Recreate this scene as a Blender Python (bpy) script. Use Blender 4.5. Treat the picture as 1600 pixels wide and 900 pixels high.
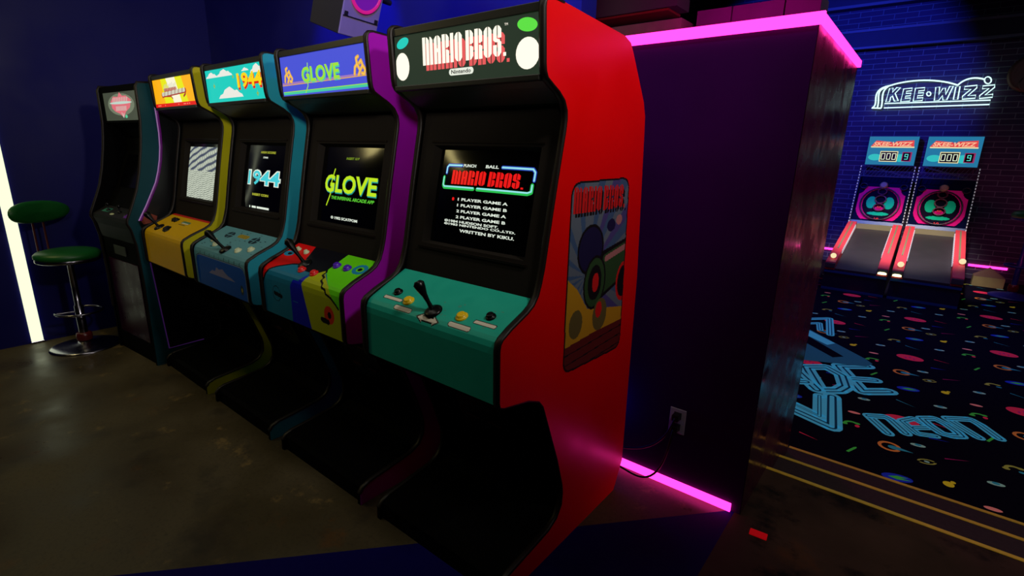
import bpy, bmesh, math, random
import numpy as np
from mathutils import Vector, Matrix
from mathutils.geometry import tessellate_polygon
random.seed(7)
SC = bpy.context.scene
COL = SC.collection
for o in list(bpy.data.objects):
    bpy.data.objects.remove(o)
R = math.radians

# ------------------------------------------------------------------ camera
YAW, PITCH, ROLL, CAMH = R(-38.488), R(-14.913), R(1.408), 1.4127
fw = Vector((math.sin(YAW)*math.cos(PITCH), math.cos(YAW)*math.cos(PITCH), math.sin(PITCH)))
rt = Vector((math.cos(YAW), -math.sin(YAW), 0)); up = rt.cross(fw)
r2 = math.cos(ROLL)*rt + math.sin(ROLL)*up; u2 = -math.sin(ROLL)*rt + math.cos(ROLL)*up
cam = bpy.data.cameras.new('camera'); cam.lens = 18.0; cam.sensor_width = 36.0; cam.clip_start = .02
camo = bpy.data.objects.new('camera', cam); COL.objects.link(camo)
M3 = Matrix((r2, u2, -fw)).transposed()
camo.matrix_world = Matrix.Translation((0, 0, CAMH)) @ M3.to_4x4()
SC.camera = camo

# ------------------------------------------------------------------ world, exposure
SC.view_settings.view_transform = 'Standard'
SC.view_settings.look = 'None'
SC.view_settings.exposure = 0.0
SC.view_settings.gamma = 1.0
SC.view_settings.use_curve_mapping = False
W = bpy.data.worlds.new('world'); SC.world = W; W.use_nodes = True
W.node_tree.nodes['Background'].inputs[0].default_value = (.05, .05, .35, 1)
W.node_tree.nodes['Background'].inputs[1].default_value = 0.004

# ------------------------------------------------------------------ lamps of the room, plus added unseen fills
def lamp(name, kind, loc, target, energy, color, size=.3, size_y=None, spot=60, blend=.4):
    l = bpy.data.lights.new(name, kind); l.energy = energy; l.color = color
    if kind == 'AREA':
        l.size = size
        if size_y: l.shape = 'RECTANGLE'; l.size_y = size_y
    else:
        l.shadow_soft_size = size
    if kind == 'SPOT': l.spot_size = R(spot); l.spot_blend = blend
    o = bpy.data.objects.new(name, l); COL.objects.link(o); o.location = loc
    d = Vector(target) - Vector(loc)
    o.rotation_euler = d.to_track_quat('-Z', 'Y').to_euler()
    return o
lamp('front_fill', 'SPOT', (.35, -.75, 2.55), (-2.0, 1.2, 2.45), 260.0, (1, .93, .85), .18, spot=62, blend=1.0)  # unseen spot above the camera, added to brighten the cabinet sides
lamp('entrance_lamp', 'SPOT', (.35, 1.05, 2.75), (-.84, 1.4, 2.0), 88.0, (1, .92, .85), .12, spot=80, blend=1.0)
lamp('aisle_lamp', 'AREA', (-2.2, .25, 3.1), (-2.2, .9, .9), 9.0, (1, .92, .78), 3.2, .35)
lamp('stool_corner_fill', 'AREA', (-4.4, -.6, 2.7), (-4.2, .2, 0), 9.0, (1, .84, .34), .6, .6)  # added unseen fill for the warm floor light around the stool
lamp('blue_wall_lamp', 'SPOT', (-.95, 1.0, 3.0), (-2.0, 2.0, 2.0), 170.0, (.02, .03, 1), .04, spot=62, blend=.6)
lamp('blue_patch_lamp', 'SPOT', (-2.62, 1.35, 2.62), (-2.8, 2.0, 2.05), 60.0, (.01, .02, 1), .03, spot=58, blend=.5)
lamp('blue_glow_fill', 'POINT', (-1.0, 1.95, .32), (0, 0, 0), .35, (.02, .02, 1), .02)  # no visible source: added point light for the blue glow behind the cabinet
lamp('blue_far_lamp', 'SPOT', (-1.6, 6.6, 3.3), (-1.9, 10.4, 2.3), 520.0, (.03, .05, 1), .05, spot=66, blend=.3)
lamp('magenta_far_lamp', 'POINT', (-1.4, 4.1, 2.35), (0, 0, 0), 22.0, (1, .02, .6), .1)
lamp('red_far_lamp', 'SPOT', (1.6, 8.6, .8), (1.0, 10.4, .5), 9.0, (1, .05, .25), .1, spot=110, blend=.8)
lamp('lane_lamp', 'SPOT', (-.1, 7.2, 3.2), (-.2, 9.1, .3), 640.0, (1, .85, .8), .1, spot=38, blend=.7)
lamp('carpet_lamp', 'AREA', (.9, 6.2, 3.5), (.9, 6.4, 0), 11.0, (.65, .65, 1), 2.5, 2.5)
lamp('magenta_side_fill', 'SPOT', (1.5, 2.3, 2.3), (-.37, 2.5, 1.4), 12.0, (1, .02, .4), .1, spot=60, blend=1.0)  # added unseen spot, stands in for the strips' magenta light on the block side
lamp('blue_carpet_fill', 'SPOT', (-.6, 7.4, 3.6), (-.2, 7.0, -.3), 150.0, (.15, .1, 1), .2, spot=75, blend=1.0)  # added unseen spot imitating blue spill over the far carpet
lamp('stairs_lamp', 'SPOT', (.9, 1.6, 2.9), (.5, 2.9, 0), 42.0, (1, .92, .7), .1, spot=60, blend=.8)

# ------------------------------------------------------------------ materials
def lin(c):
    return tuple(((x/255)/12.92 if x/255 <= .04045 else ((x/255+.055)/1.055)**2.4) for x in c)
MATS = {}
def mat(name, rgb, rough=.5, metal=0., noise=0., nscale=8., spec=.5, bump=0., coat=0., rvar=0.):
    if name in MATS: return MATS[name]
    m = bpy.data.materials.new(name); m.use_nodes = True; nt = m.node_tree; b = nt.nodes['Principled BSDF']
    c = lin(rgb)
    b.inputs['Base Color'].default_value = (*c, 1)
    b.inputs['Roughness'].default_value = rough; b.inputs['Metallic'].default_value = metal
    b.inputs['Specular IOR Level'].default_value = spec; b.inputs['Coat Weight'].default_value = coat
    tc = nt.nodes.new('ShaderNodeTexCoord'); n = nt.nodes.new('ShaderNodeTexNoise')
    n.inputs['Scale'].default_value = nscale; n.inputs['Detail'].default_value = 6
    nt.links.new(tc.outputs['Object'], n.inputs['Vector'])
    amt = noise if noise else .06
    mx = nt.nodes.new('ShaderNodeMix'); mx.data_type = 'RGBA'
    mx.inputs[6].default_value = (*[x*(1-amt) for x in c], 1); mx.inputs[7].default_value = (*[min(1, x*(1+amt)) for x in c], 1)
    nt.links.new(n.outputs['Fac'], mx.inputs[0]); nt.links.new(mx.outputs[2], b.inputs['Base Color'])
    if rvar:
        mr = nt.nodes.new('ShaderNodeMapRange'); mr.inputs[3].default_value = max(.02, rough-rvar); mr.inputs[4].default_value = min(1, rough+rvar)
        mr.inputs[1].default_value = .35; mr.inputs[2].default_value = .65
        nt.links.new(n.outputs['Fac'], mr.inputs[0]); nt.links.new(mr.outputs[0], b.inputs['Roughness'])
    if bump:
        bp = nt.nodes.new('ShaderNodeBump'); bp.inputs['Strength'].default_value = bump; bp.inputs['Distance'].default_value = .004
        nt.links.new(n.outputs['Fac'], bp.inputs['Height']); nt.links.new(bp.outputs[0], b.inputs['Normal'])
    MATS[name] = m; return m
def glow(name, rgb, s=1., linear=None, sample=True):
    if name in MATS: return MATS[name]
    m = bpy.data.materials.new(name); m.use_nodes = True; b = m.node_tree.nodes['Principled BSDF']
    c = linear or lin(rgb)
    b.inputs['Base Color'].default_value = (0.01, 0.01, 0.01, 1); b.inputs['Roughness'].default_value = .25
    b.inputs['Specular IOR Level'].default_value = .2
    b.inputs['Emission Color'].default_value = (*c, 1); b.inputs['Emission Strength'].default_value = s
    if not sample: m.cycles.emission_sampling = 'NONE'
    MATS[name] = m; return m
def fluo(name, rgb, e=.15, rough=.9):
    """blacklight-reactive print: pigment plus weak fluorescence"""
    if name in MATS: return MATS[name]
    m = mat(name, rgb, rough, spec=.1); b = m.node_tree.nodes['Principled BSDF']
    b.inputs['Emission Color'].default_value = (*lin(rgb), 1); b.inputs['Emission Strength'].default_value = e
    m.cycles.emission_sampling = 'NONE'
    return m

BLACK = mat('black_laminate', (2, 2, 3), .7, spec=.05)
BLACKG = mat('black_gloss', (6, 6, 7), .3, spec=.3)
BEZ = mat('bezel_charcoal', (30, 26, 22), .75, spec=.08)
TMOLD = mat('black_edge_moulding', (20, 12, 8), .45, spec=.3)
CHROME = mat('chrome', (140, 138, 150), .2, 1.)
BRASSY = mat('coin_trim', (120, 70, 60), .4, .6)
GLASS = mat('dark_screen_glass', (3, 3, 4), .12, spec=.5)

# ------------------------------------------------------------------ mesh builder
class MB:
    def __init__(s): s.v = []; s.f = []; s.m = []; s.mats = []; s.sm = []
    def mi(s, m):
        if m not in s.mats: s.mats.append(m)
        return s.mats.index(m)
    def add(s, vs, fs, m, smooth=False):
        k = len(s.v); s.v += [tuple(p) for p in vs]; i = s.mi(m)
        for f in fs: s.f.append([k+a for a in f]); s.m.append(i); s.sm.append(smooth)
    def quad(s, a, b, c, d, m): s.add([a, b, c, d], [(0, 1, 2, 3)], m)
    def box(s, x0, x1, y0, y1, z0, z1, m, xf=None):
        vs = [Vector((x, y, z)) for z in (z0, z1) for y in (y0, y1) for x in (x0, x1)]
        if xf: vs = [xf @ p for p in vs]
        s.add(vs, [(0, 2, 3, 1), (4, 5, 7, 6), (0, 1, 5, 4), (2, 6, 7, 3), (0, 4, 6, 2), (1, 3, 7, 5)], m)
    def prism(s, prof, x0, x1, m, m_side=None, ax=0):
        """extrude a (y,z) outline along x; m_side colours the x1 face, edges get m"""
        n = len(prof)
        P = lambda x, q: (x, q[0], q[1]) if ax == 0 else ((q[0], x, q[1]) if ax == 1 else (q[0], q[1], x))
        vs = [P(x0, q) for q in prof] + [P(x1, q) for q in prof]
        s.add(vs, [(i, (i+1) % n, n+(i+1) % n, n+i) for i in range(n)], m)
        tri = tessellate_polygon([[Vector((q[0], q[1], 0)) for q in prof]])
        s.add(vs, [t for t in tri], m)
        s.add(vs, [tuple(n+a for a in t) for t in tri], m_side or m)
    def tube(s, pts, r, m, n=8, caps=True, closed=False):
        pts = [Vector(p) for p in pts]; rings = []; N = len(pts)
        rs = r if isinstance(r, (list, tuple)) else [r]*N
        ref = None
        for i, p in enumerate(pts):
            a = pts[i-1] if (i or closed) else p; b = pts[(i+1) % N] if (i < N-1 or closed) else p
            t = (b-a).normalized()
            if ref is None: ref = Vector((0, 0, 1)) if abs(t.z) < .9 else Vector((1, 0, 0))
            x = t.cross(ref).normalized(); y = x.cross(t).normalized(); ref = y
            rings.append([p + (x*math.cos(2*math.pi*k/n) + y*math.sin(2*math.pi*k/n))*rs[i] for k in range(n)])
        vs = [q for rg in rings for q in rg]; fs = []
        for i in range(N if closed else N-1):
            j = (i+1) % N
            for k in range(n): fs.append((i*n+k, i*n+(k+1) % n, j*n+(k+1) % n, j*n+k))
        s.add(vs, fs, m, True)
        if caps and not closed:
            s.add(rings[0], [tuple(range(n))[::-1]], m); s.add(rings[-1], [tuple(range(n))], m)
    def lathe(s, prof, m, xf=None, n=28, smooth=True, caps=True):
        """prof: (radius, height) from bottom to top round local z"""
        vs = []; fs = []
        for r, h in prof:
            for k in range(n):
                a = 2*math.pi*k/n; p = Vector((r*math.cos(a), r*math.sin(a), h)); vs.append(xf @ p if xf else p)
        for i in range(len(prof)-1):
            for k in range(n): fs.append((i*n+k, i*n+(k+1) % n, (i+1)*n+(k+1) % n, (i+1)*n+k))
        s.add(vs, fs, m, smooth)
        if caps: s.add(vs[:n], [tuple(range(n))[::-1]], m); s.add(vs[-n:], [tuple(range(n))], m)
    def poly(s, pts2, fn, m):
        """flat shape given in 2-D and mapped by fn"""
        tri = tessellate_polygon([[Vector((p[0], p[1], 0)) for p in pts2]])
        s.add([fn(*p) for p in pts2], [tuple(t) for t in tri], m)
    def stroke(s, pts, w, fn, m, closed=False, cap=True):
        N = len(pts)
        rng = range(N if closed else N-1)
        for i in rng:
            a = Vector(pts[i]); b = Vector(pts[(i+1) % N]); d = (b-a)
            if d.length < 1e-7: continue
            n_ = max(1, int(d.length/.03)) if d.length < .6 else 1; d.normalize(); q = Vector((-d.y, d.x))*w/2
            for k in range(n_):
                c0 = a.lerp(b, k/n_); c1 = a.lerp(b, (k+1)/n_)
                s.add([fn(*(c0+q)), fn(*(c0-q)), fn(*(c1-q)), fn(*(c1+q))], [(0, 1, 2, 3)], m)
        if cap:
            for p in pts: s.poly(circ(p[0], p[1], w/2, 10), fn, m)
    def text(s, txt, x0, x1, y0, y1, fn, m, bold=.0, shear=0.):
        for t in text_tris(txt, bold, shear):
            s.add([fn(x0+(x1-x0)*p[0], y0+(y1-y0)*p[1]) for p in t], [(0, 1, 2)], m)
    def build(s, name, parent=None, bevel=0., loc=None):
        me = bpy.data.meshes.new(name); me.from_pydata(s.v, [], s.f)
        for m in s.mats: me.materials.append(m)
        me.polygons.foreach_set('material_index', s.m); me.polygons.foreach_set('use_smooth', s.sm)
        me.update(); o = bpy.data.objects.new(name, me); COL.objects.link(o)
        if parent: o.parent = parent
        if loc: o.location = loc
        if bevel:
            b = o.modifiers.new('bevel', 'BEVEL'); b.width = bevel; b.segments = 2; b.limit_method = 'ANGLE'
        return o
def circ(cx, cy, r, n=20, ry=None, rot=0):
    ry = r if ry is None else ry
    return [(cx+r*math.cos(a)*math.cos(rot)-ry*math.sin(a)*math.sin(rot), cy+r*math.cos(a)*math.sin(rot)+ry*math.sin(a)*math.cos(rot))
            for a in [2*math.pi*k/n for k in range(n)]]
_TT = {}
def text_tris(txt, bold=0., shear=0.):
    k = (txt, bold, shear)
    if k in _TT: return _TT[k]
    c = bpy.data.curves.new('t', 'FONT'); c.body = txt; c.offset = bold; c.shear = shear; c.resolution_u = 3
    o = bpy.data.objects.new('t', c); COL.objects.link(o)
    dg = bpy.context.evaluated_depsgraph_get(); dg.update()
    me = o.evaluated_get(dg).to_mesh(); me.calc_loop_triangles()
    P = [v.co.copy() for v in me.vertices]
    xa = min(p.x for p in P); xb = max(p.x for p in P); ya = min(p.y for p in P); yb = max(p.y for p in P)
    T = [[((P[i].x-xa)/(xb-xa), (P[i].y-ya)/(yb-ya)) for i in t.vertices] for t in me.loop_triangles]
    o.evaluated_get(dg).to_mesh_clear(); bpy.data.objects.remove(o); bpy.data.curves.remove(c)
    _TT[k] = T; return T

class Canvas:
    """small raster used to lay out printed artwork; turned into mesh faces with one material per colour"""
    def __init__(s, u0, u1, v0, v1, res, base):
        s.u0, s.v0, s.res = u0, v0, res; s.nu = int(round((u1-u0)/res)); s.nv = int(round((v1-v0)/res))
        s.ru = (u1-u0)/s.nu; s.rv = (v1-v0)/s.nv
        s.U, s.V = np.meshgrid(u0+(np.arange(s.nu)+.5)*s.ru, v0+(np.arange(s.nv)+.5)*s.rv)
        s.mats = [base]; s.a = np.zeros((s.nv, s.nu), int)
    def idx(s, m):
        if m is None: return -1
        if m not in s.mats: s.mats.append(m)
        return s.mats.index(m)
    def mask(s, mk, m): s.a[mk] = s.idx(m)
    def inpoly(s, pts):
        inside = np.zeros(s.a.shape, bool); n = len(pts)
        for i in range(n):
            x0, y0 = pts[i]; x1, y1 = pts[(i+1) % n]
            if y0 == y1: continue
            c = ((y0 > s.V) != (y1 > s.V)) & (s.U < (x1-x0)*(s.V-y0)/(y1-y0)+x0); inside ^= c
        return inside
    def poly(s, pts, m): s.mask(s.inpoly(pts), m)
    def circle(s, cx, cy, r, m, ry=None):
        ry = ry or r; s.mask(((s.U-cx)/r)**2+((s.V-cy)/ry)**2 < 1, m)
    def stroke(s, pts, w, m):
        mk = np.zeros(s.a.shape, bool)
        for (ax, ay), (bx, by) in zip(pts[:-1], pts[1:]):
            dx, dy = bx-ax, by-ay; L = dx*dx+dy*dy+1e-12
            t = np.clip(((s.U-ax)*dx+(s.V-ay)*dy)/L, 0, 1)
            mk |= (s.U-ax-t*dx)**2+(s.V-ay-t*dy)**2 < w*w/4
        s.mask(mk, m)
    def text(s, txt, x0, x1, y0, y1, m, bold=0., shear=0.):
        for t in text_tris(txt, bold, shear):
            s.poly([(x0+(x1-x0)*p[0], y0+(y1-y0)*p[1]) for p in t], m)
    def emit(s, mb, fn, vbreak=()):
        br = set(int(round((b-s.v0)/s.rv)) for b in vbreak)
        open_ = {}
        def flush(k, j):
            i0, i1, c = k; j0 = open_[k]
            if c < 0: return
            u0 = s.u0+i0*s.ru; u1 = s.u0+i1*s.ru; v0 = s.v0+j0*s.rv; v1 = s.v0+j*s.rv
            mb.quad(fn(u0, v0), fn(u1, v0), fn(u1, v1), fn(u0, v1), s.mats[c])
        for j in range(s.nv+1):
            cur = set()
            if j < s.nv:
                row = s.a[j]; ch = np.flatnonzero(np.diff(row))+1; st = [0, *ch.tolist()]; en = [*ch.tolist(), s.nu]
                cur = set((a, b, int(row[a])) for a, b in zip(st, en))
            for k in list(open_):
                if k not in cur or j in br: flush(k, j); del open_[k]
            for k in cur:
                if k not in open_: open_[k] = j

def thing(name, label, cat, loc=(0, 0, 0), rz=0., group=None):
    o = bpy.data.objects.new(name, None); COL.objects.link(o); o.location = loc; o.rotation_euler = (0, 0, rz)
    o.empty_display_size = .1
    o['label'] = label; o['category'] = cat
    if group: o['group'] = group
    return o
def tag(o, label, cat, group=None):
    o['label'] = label; o['category'] = cat
    if group: o['group'] = group
    return o
def struct(name, mb, **k):
    o = mb.build(name, **k); o['kind'] = 'structure'; return o

# ================================================================== ROOM
XC, YF, YB, ZT = -.369, 1.996, 3.02, 1.845         # corner block beside the cabinets
XL = -4.825                                         # left wall
CONC = mat('worn_concrete', (76, 67, 46), .42, noise=.55, nscale=2.2, bump=.25, rvar=.18, spec=.35)
NAVYF = mat('navy_floor', (8, 2, 84), .7, spec=.08, noise=.1, nscale=20)
DARKF = mat('worn_brown_carpet', (66, 48, 38), .8, noise=.8, nscale=3.5, spec=.15)
# warm stains in the concrete
nt = CONC.node_tree
def stain(m, c2, scale, lo, hi, seed):
    nt = m.node_tree; b = nt.nodes['Principled BSDF']
    src = b.inputs['Base Color'].links[0].from_socket
    n = nt.nodes.new('ShaderNodeTexNoise'); n.inputs['Scale'].default_value = scale; n.inputs['Detail'].default_value = 9; n.inputs['Roughness'].default_value = .65
    mp = nt.nodes.new('ShaderNodeMapping'); mp.inputs['Location'].default_value = (seed, seed*.7, 0)
    tc = nt.nodes.new('ShaderNodeTexCoord'); nt.links.new(tc.outputs['Object'], mp.inputs[0]); nt.links.new(mp.outputs[0], n.inputs['Vector'])
    mr = nt.nodes.new('ShaderNodeMapRange'); mr.inputs[1].default_value = lo; mr.inputs[2].default_value = hi
    nt.links.new(n.outputs['Fac'], mr.inputs[0])
    mx = nt.nodes.new('ShaderNodeMix'); mx.data_type = 'RGBA'; mx.inputs[7].default_value = (*lin(c2), 1)
    nt.links.new(mr.outputs[0], mx.inputs[0]); nt.links.new(src, mx.inputs[6]); nt.links.new(mx.outputs[2], b.inputs['Base Color'])
stain(CONC, (92, 64, 34), 1.6, .58, .66, 3.1)
stain(CONC, (110, 92, 56), 5.0, .60, .66, 12.0)
stain(CONC, (58, 50, 36), 70.0, .5, .75, 2.0)
stain(CONC, (52, 46, 34), 2.4, .55, .7, 8.3)
stain(DARKF, (92, 58, 32), 2.2, .56, .68, 5.0)
stain(DARKF, (20, 15, 12), 3.0, .52, .62, 1.0)

# floor colour changes to navy along a diagonal from the block's corner
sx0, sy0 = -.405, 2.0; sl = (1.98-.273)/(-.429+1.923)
f = MB()
f.poly([(XL, -3), (-1.923-(.273+3)/sl, -3), (sx0, sy0), (sx0, 2.1), (XL, 2.1)], lambda a, b: (a, b, 0.), CONC)
struct('floor', f)
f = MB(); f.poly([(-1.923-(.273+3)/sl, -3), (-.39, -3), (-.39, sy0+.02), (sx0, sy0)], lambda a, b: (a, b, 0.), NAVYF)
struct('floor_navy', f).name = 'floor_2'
f = MB(); f.poly([(-.39, -3), (3.2, -3), (3.2, 2.43), (-.39, 2.43)], lambda a, b: (a, b, 0.), DARKF)
# two steps down, each a shallow tread
STEP = mat('step_tread_carpet', (64, 52, 56), .85, noise=.3, nscale=60, spec=.1)
f.box(-.39, 3.2, 2.43, 2.76, -.12, -.10, STEP); f.box(-.39, 3.2, 2.425, 2.43, -.1, 0, STEP)
f.box(-.39, 3.2, 2.76, 3.08, -.22, -.20, STEP); f.box(-.39, 3.2, 2.755, 2.76, -.2, -.1, STEP)
f.box(-.39, 3.2, 3.075, 3.08, -.3, -.2, STEP)
struct('floor_3', f)
NOSE = mat('yellow_nosing', (255, 205, 50), .5, noise=.2, nscale=30)
for i, (y, z) in enumerate([(2.432, 0), (2.762, -.1), (3.084, -.2)]):
    f = MB(); f.box(-.369, 3.2, y-.018, y+.004, z-.02, z+.003, NOSE)
    struct('trim_%d' % (i+1), f, bevel=.002)

# back wall behind the cabinets, blue
WALLB = mat('dark_blue_plaster', (3, 3, 96), .5, noise=.3, spec=.3, nscale=1.6, bump=.15, rvar=.16)
f = MB(); f.box(XL, -1.257, YF, YF+.12, 0, 3.25, WALLB); struct('wall_back', f)
f = MB(); f.box(XL-.12, XL, -3, YF+.12, 0, 3.25, WALLB); struct('wall_left', f)
WALLD = mat('dark_wall_paint', (14, 12, 30), .7, noise=.2)
f = MB(); f.box(XL, 3.2, -3.12, -3, 0, 3.25, WALLD); struct('wall_front', f)
CEIL = mat('ceiling_black', (18, 16, 22), .85, noise=.3)
f = MB(); f.box(XL, 3.2, -3, 2.1, 3.25, 3.35, CEIL); struct('ceiling', f)
# block with glossy dark faces
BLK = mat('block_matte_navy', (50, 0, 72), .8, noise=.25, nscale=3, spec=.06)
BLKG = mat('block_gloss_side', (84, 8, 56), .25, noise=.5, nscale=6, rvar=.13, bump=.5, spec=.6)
f = MB()
f.box(-1.257, XC, YF, YB, -.3, ZT, BLK)
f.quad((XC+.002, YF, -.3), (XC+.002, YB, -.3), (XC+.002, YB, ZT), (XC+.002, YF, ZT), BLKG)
struct('wall_partition', f)

# magenta light strips on the block
PINK = glow('magenta_led', None, 1., linear=(4.6, .112, 1.5))
def led(pts, label, g=None):
    f = MB()
    for (a, b) in pts: f.box(a[0], b[0], a[1], b[1], a[2], b[2], PINK)
    o = f.build('led_strip'); tag(o, label, 'light strip', g); return o
led([((-1.257, YF-.017, ZT-.02), (XC+.016, YF-.001, ZT+.016))], 'magenta glowing strip along the front top edge of the dark block')
led([((XC+.003, YF, ZT-.016), (XC+.017, YB-.02, ZT+.010))], 'magenta glowing strip along the side top edge of the dark block, running away')
led([((-1.257, YF-.014, .002), (-.405, YF-.002, .036))], 'magenta glowing strip along the floor below the wall outlet')
led([((.66, 10.36, -.11), (1.10, 10.378, -.08))], 'thin magenta strip low on the brick wall right of the ball lanes')
led([((-1.6, 10.36, -.11), (-1.05, 10.378, -.08))], 'thin magenta strip low on the brick wall left of the ball lanes')

# white tube on left wall
TUBE = glow('white_tube', None, 1.25, linear=(.80, .88, .60))
f = MB(); f.box(XL+.002, XL+.016, .545, .61, .012, 2.3, TUBE)
for z in (.004, 2.3): f.box(XL+.001, XL+.02, .54, .615, z, z+.01, CHROME)
tag(f.build('light_tube', bevel=.003), 'tall white light tube standing on the left wall behind the green stool', 'light')

# ---- far room
def brick_mat():
    m = bpy.data.materials.new('painted_brick'); m.use_nodes = True; nt = m.node_tree; b = nt.nodes['Principled BSDF']
    tc = nt.nodes.new('ShaderNodeTexCoord'); sep = nt.nodes.new('ShaderNodeSeparateXYZ'); cmb = nt.nodes.new('ShaderNodeCombineXYZ')
    nt.links.new(tc.outputs['Object'], sep.inputs[0]); nt.links.new(sep.outputs[0], cmb.inputs[0]); nt.links.new(sep.outputs[2], cmb.inputs[1])
    br = nt.nodes.new('ShaderNodeTexBrick'); nt.links.new(cmb.outputs[0], br.inputs['Vector'])
    br.inputs['Color1'].default_value = (*lin((70, 52, 88)), 1); br.inputs['Color2'].default_value = (*lin((52, 44, 78)), 1)
    br.inputs['Mortar'].default_value = (*lin((118, 132, 140)), 1); br.inputs['Scale'].default_value = 1
    br.inputs['Brick Width'].default_value = .30; br.inputs['Row Height'].default_value = .078; br.inputs['Mortar Size'].default_value = .005
    nt.links.new(br.outputs['Color'], b.inputs['Base Color']); b.inputs['Roughness'].default_value = .7
    bp = nt.nodes.new('ShaderNodeBump'); bp.inputs['Strength'].default_value = .5; bp.inputs['Distance'].default_value = .01
    inv = nt.nodes.new('ShaderNodeMath'); inv.operation = 'SUBTRACT'; inv.inputs[0].default_value = 1
    nt.links.new(br.outputs['Fac'], inv.inputs[1]); nt.links.new(inv.outputs[0], bp.inputs['Height']); nt.links.new(bp.outputs[0], b.inputs['Normal'])
    return m
BRICK = brick_mat()
f = MB(); f.box(-9, 4, 10.38, 10.5, -.3, 4.4, BRICK); struct('wall_far', f)
BEAM = mat('painted_beam', (34, 30, 62), .6, noise=.2)
BEAME = mat('beam_lip', (90, 104, 120), .5)
f = MB(); f.box(-9, 4, 10.2, 10.38, 3.10, 3.36, BEAM); f.box(-9, 4, 10.17, 10.2, 3.335, 3.37, BEAME); f.box(-9, 4, 10.17, 10.2, 3.09, 3.12, BEAME)
struct('trim_4', f)
f = MB(); f.box(-9, 4, 10.2, 10.38, 3.70, 3.95, BEAM); f.box(-9, 4, 10.17, 10.2, 3.70, 3.74, BEAME); struct('trim_5', f)
f = MB(); f.box(-9, 4, 2.1, 10.5, 4.3, 4.4, CEIL); struct('ceiling_2', f)
f = MB(); f.box(4, 4.1, -3, 10.5, -.3, 4.4, WALLD); struct('wall_right', f)
f = MB(); f.box(-9.1, -9, 2.1, 10.5, -.3, 4.4, WALLD); struct('wall_far_left', f)
f = MB(); f.box(-9, XL, 2.0, 2.12, -.3, 4.4, WALLD); struct('wall_far_near', f)
# overhead boxed beams just beyond the block
MAG = mat('plum_soffit', (120, 70, 110), .7, noise=.25, nscale=5)
f = MB()
for x0, x1 in ((-1.92, -1.62), (-1.61, -1.2), (-1.19, -.93)): f.box(x0, x1, 5.0, 5.3, 2.3, 2.675, MAG)
struct('trim_6', f, bevel=.004)
f = MB(); f.box(-4.5, -2.2, 5.0, 5.3, 2.72, 2.74, mat('red_lip', (150, 40, 40), .5)); f.box(-4.5, -2.12, 5.0, 5.3, 2.75, 3.0, MATS['dark_wall_paint'] if 0 else mat('soffit_grey', (90, 84, 84), .7))
struct('trim_7', f)
f = MB(); f.box(-4.5, -2.02, 4.9, 5.2, 2.35, 2.615, mat('ledge_tan', (150, 130, 110), .7, noise=.3)); struct('trim_8', f)

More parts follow.
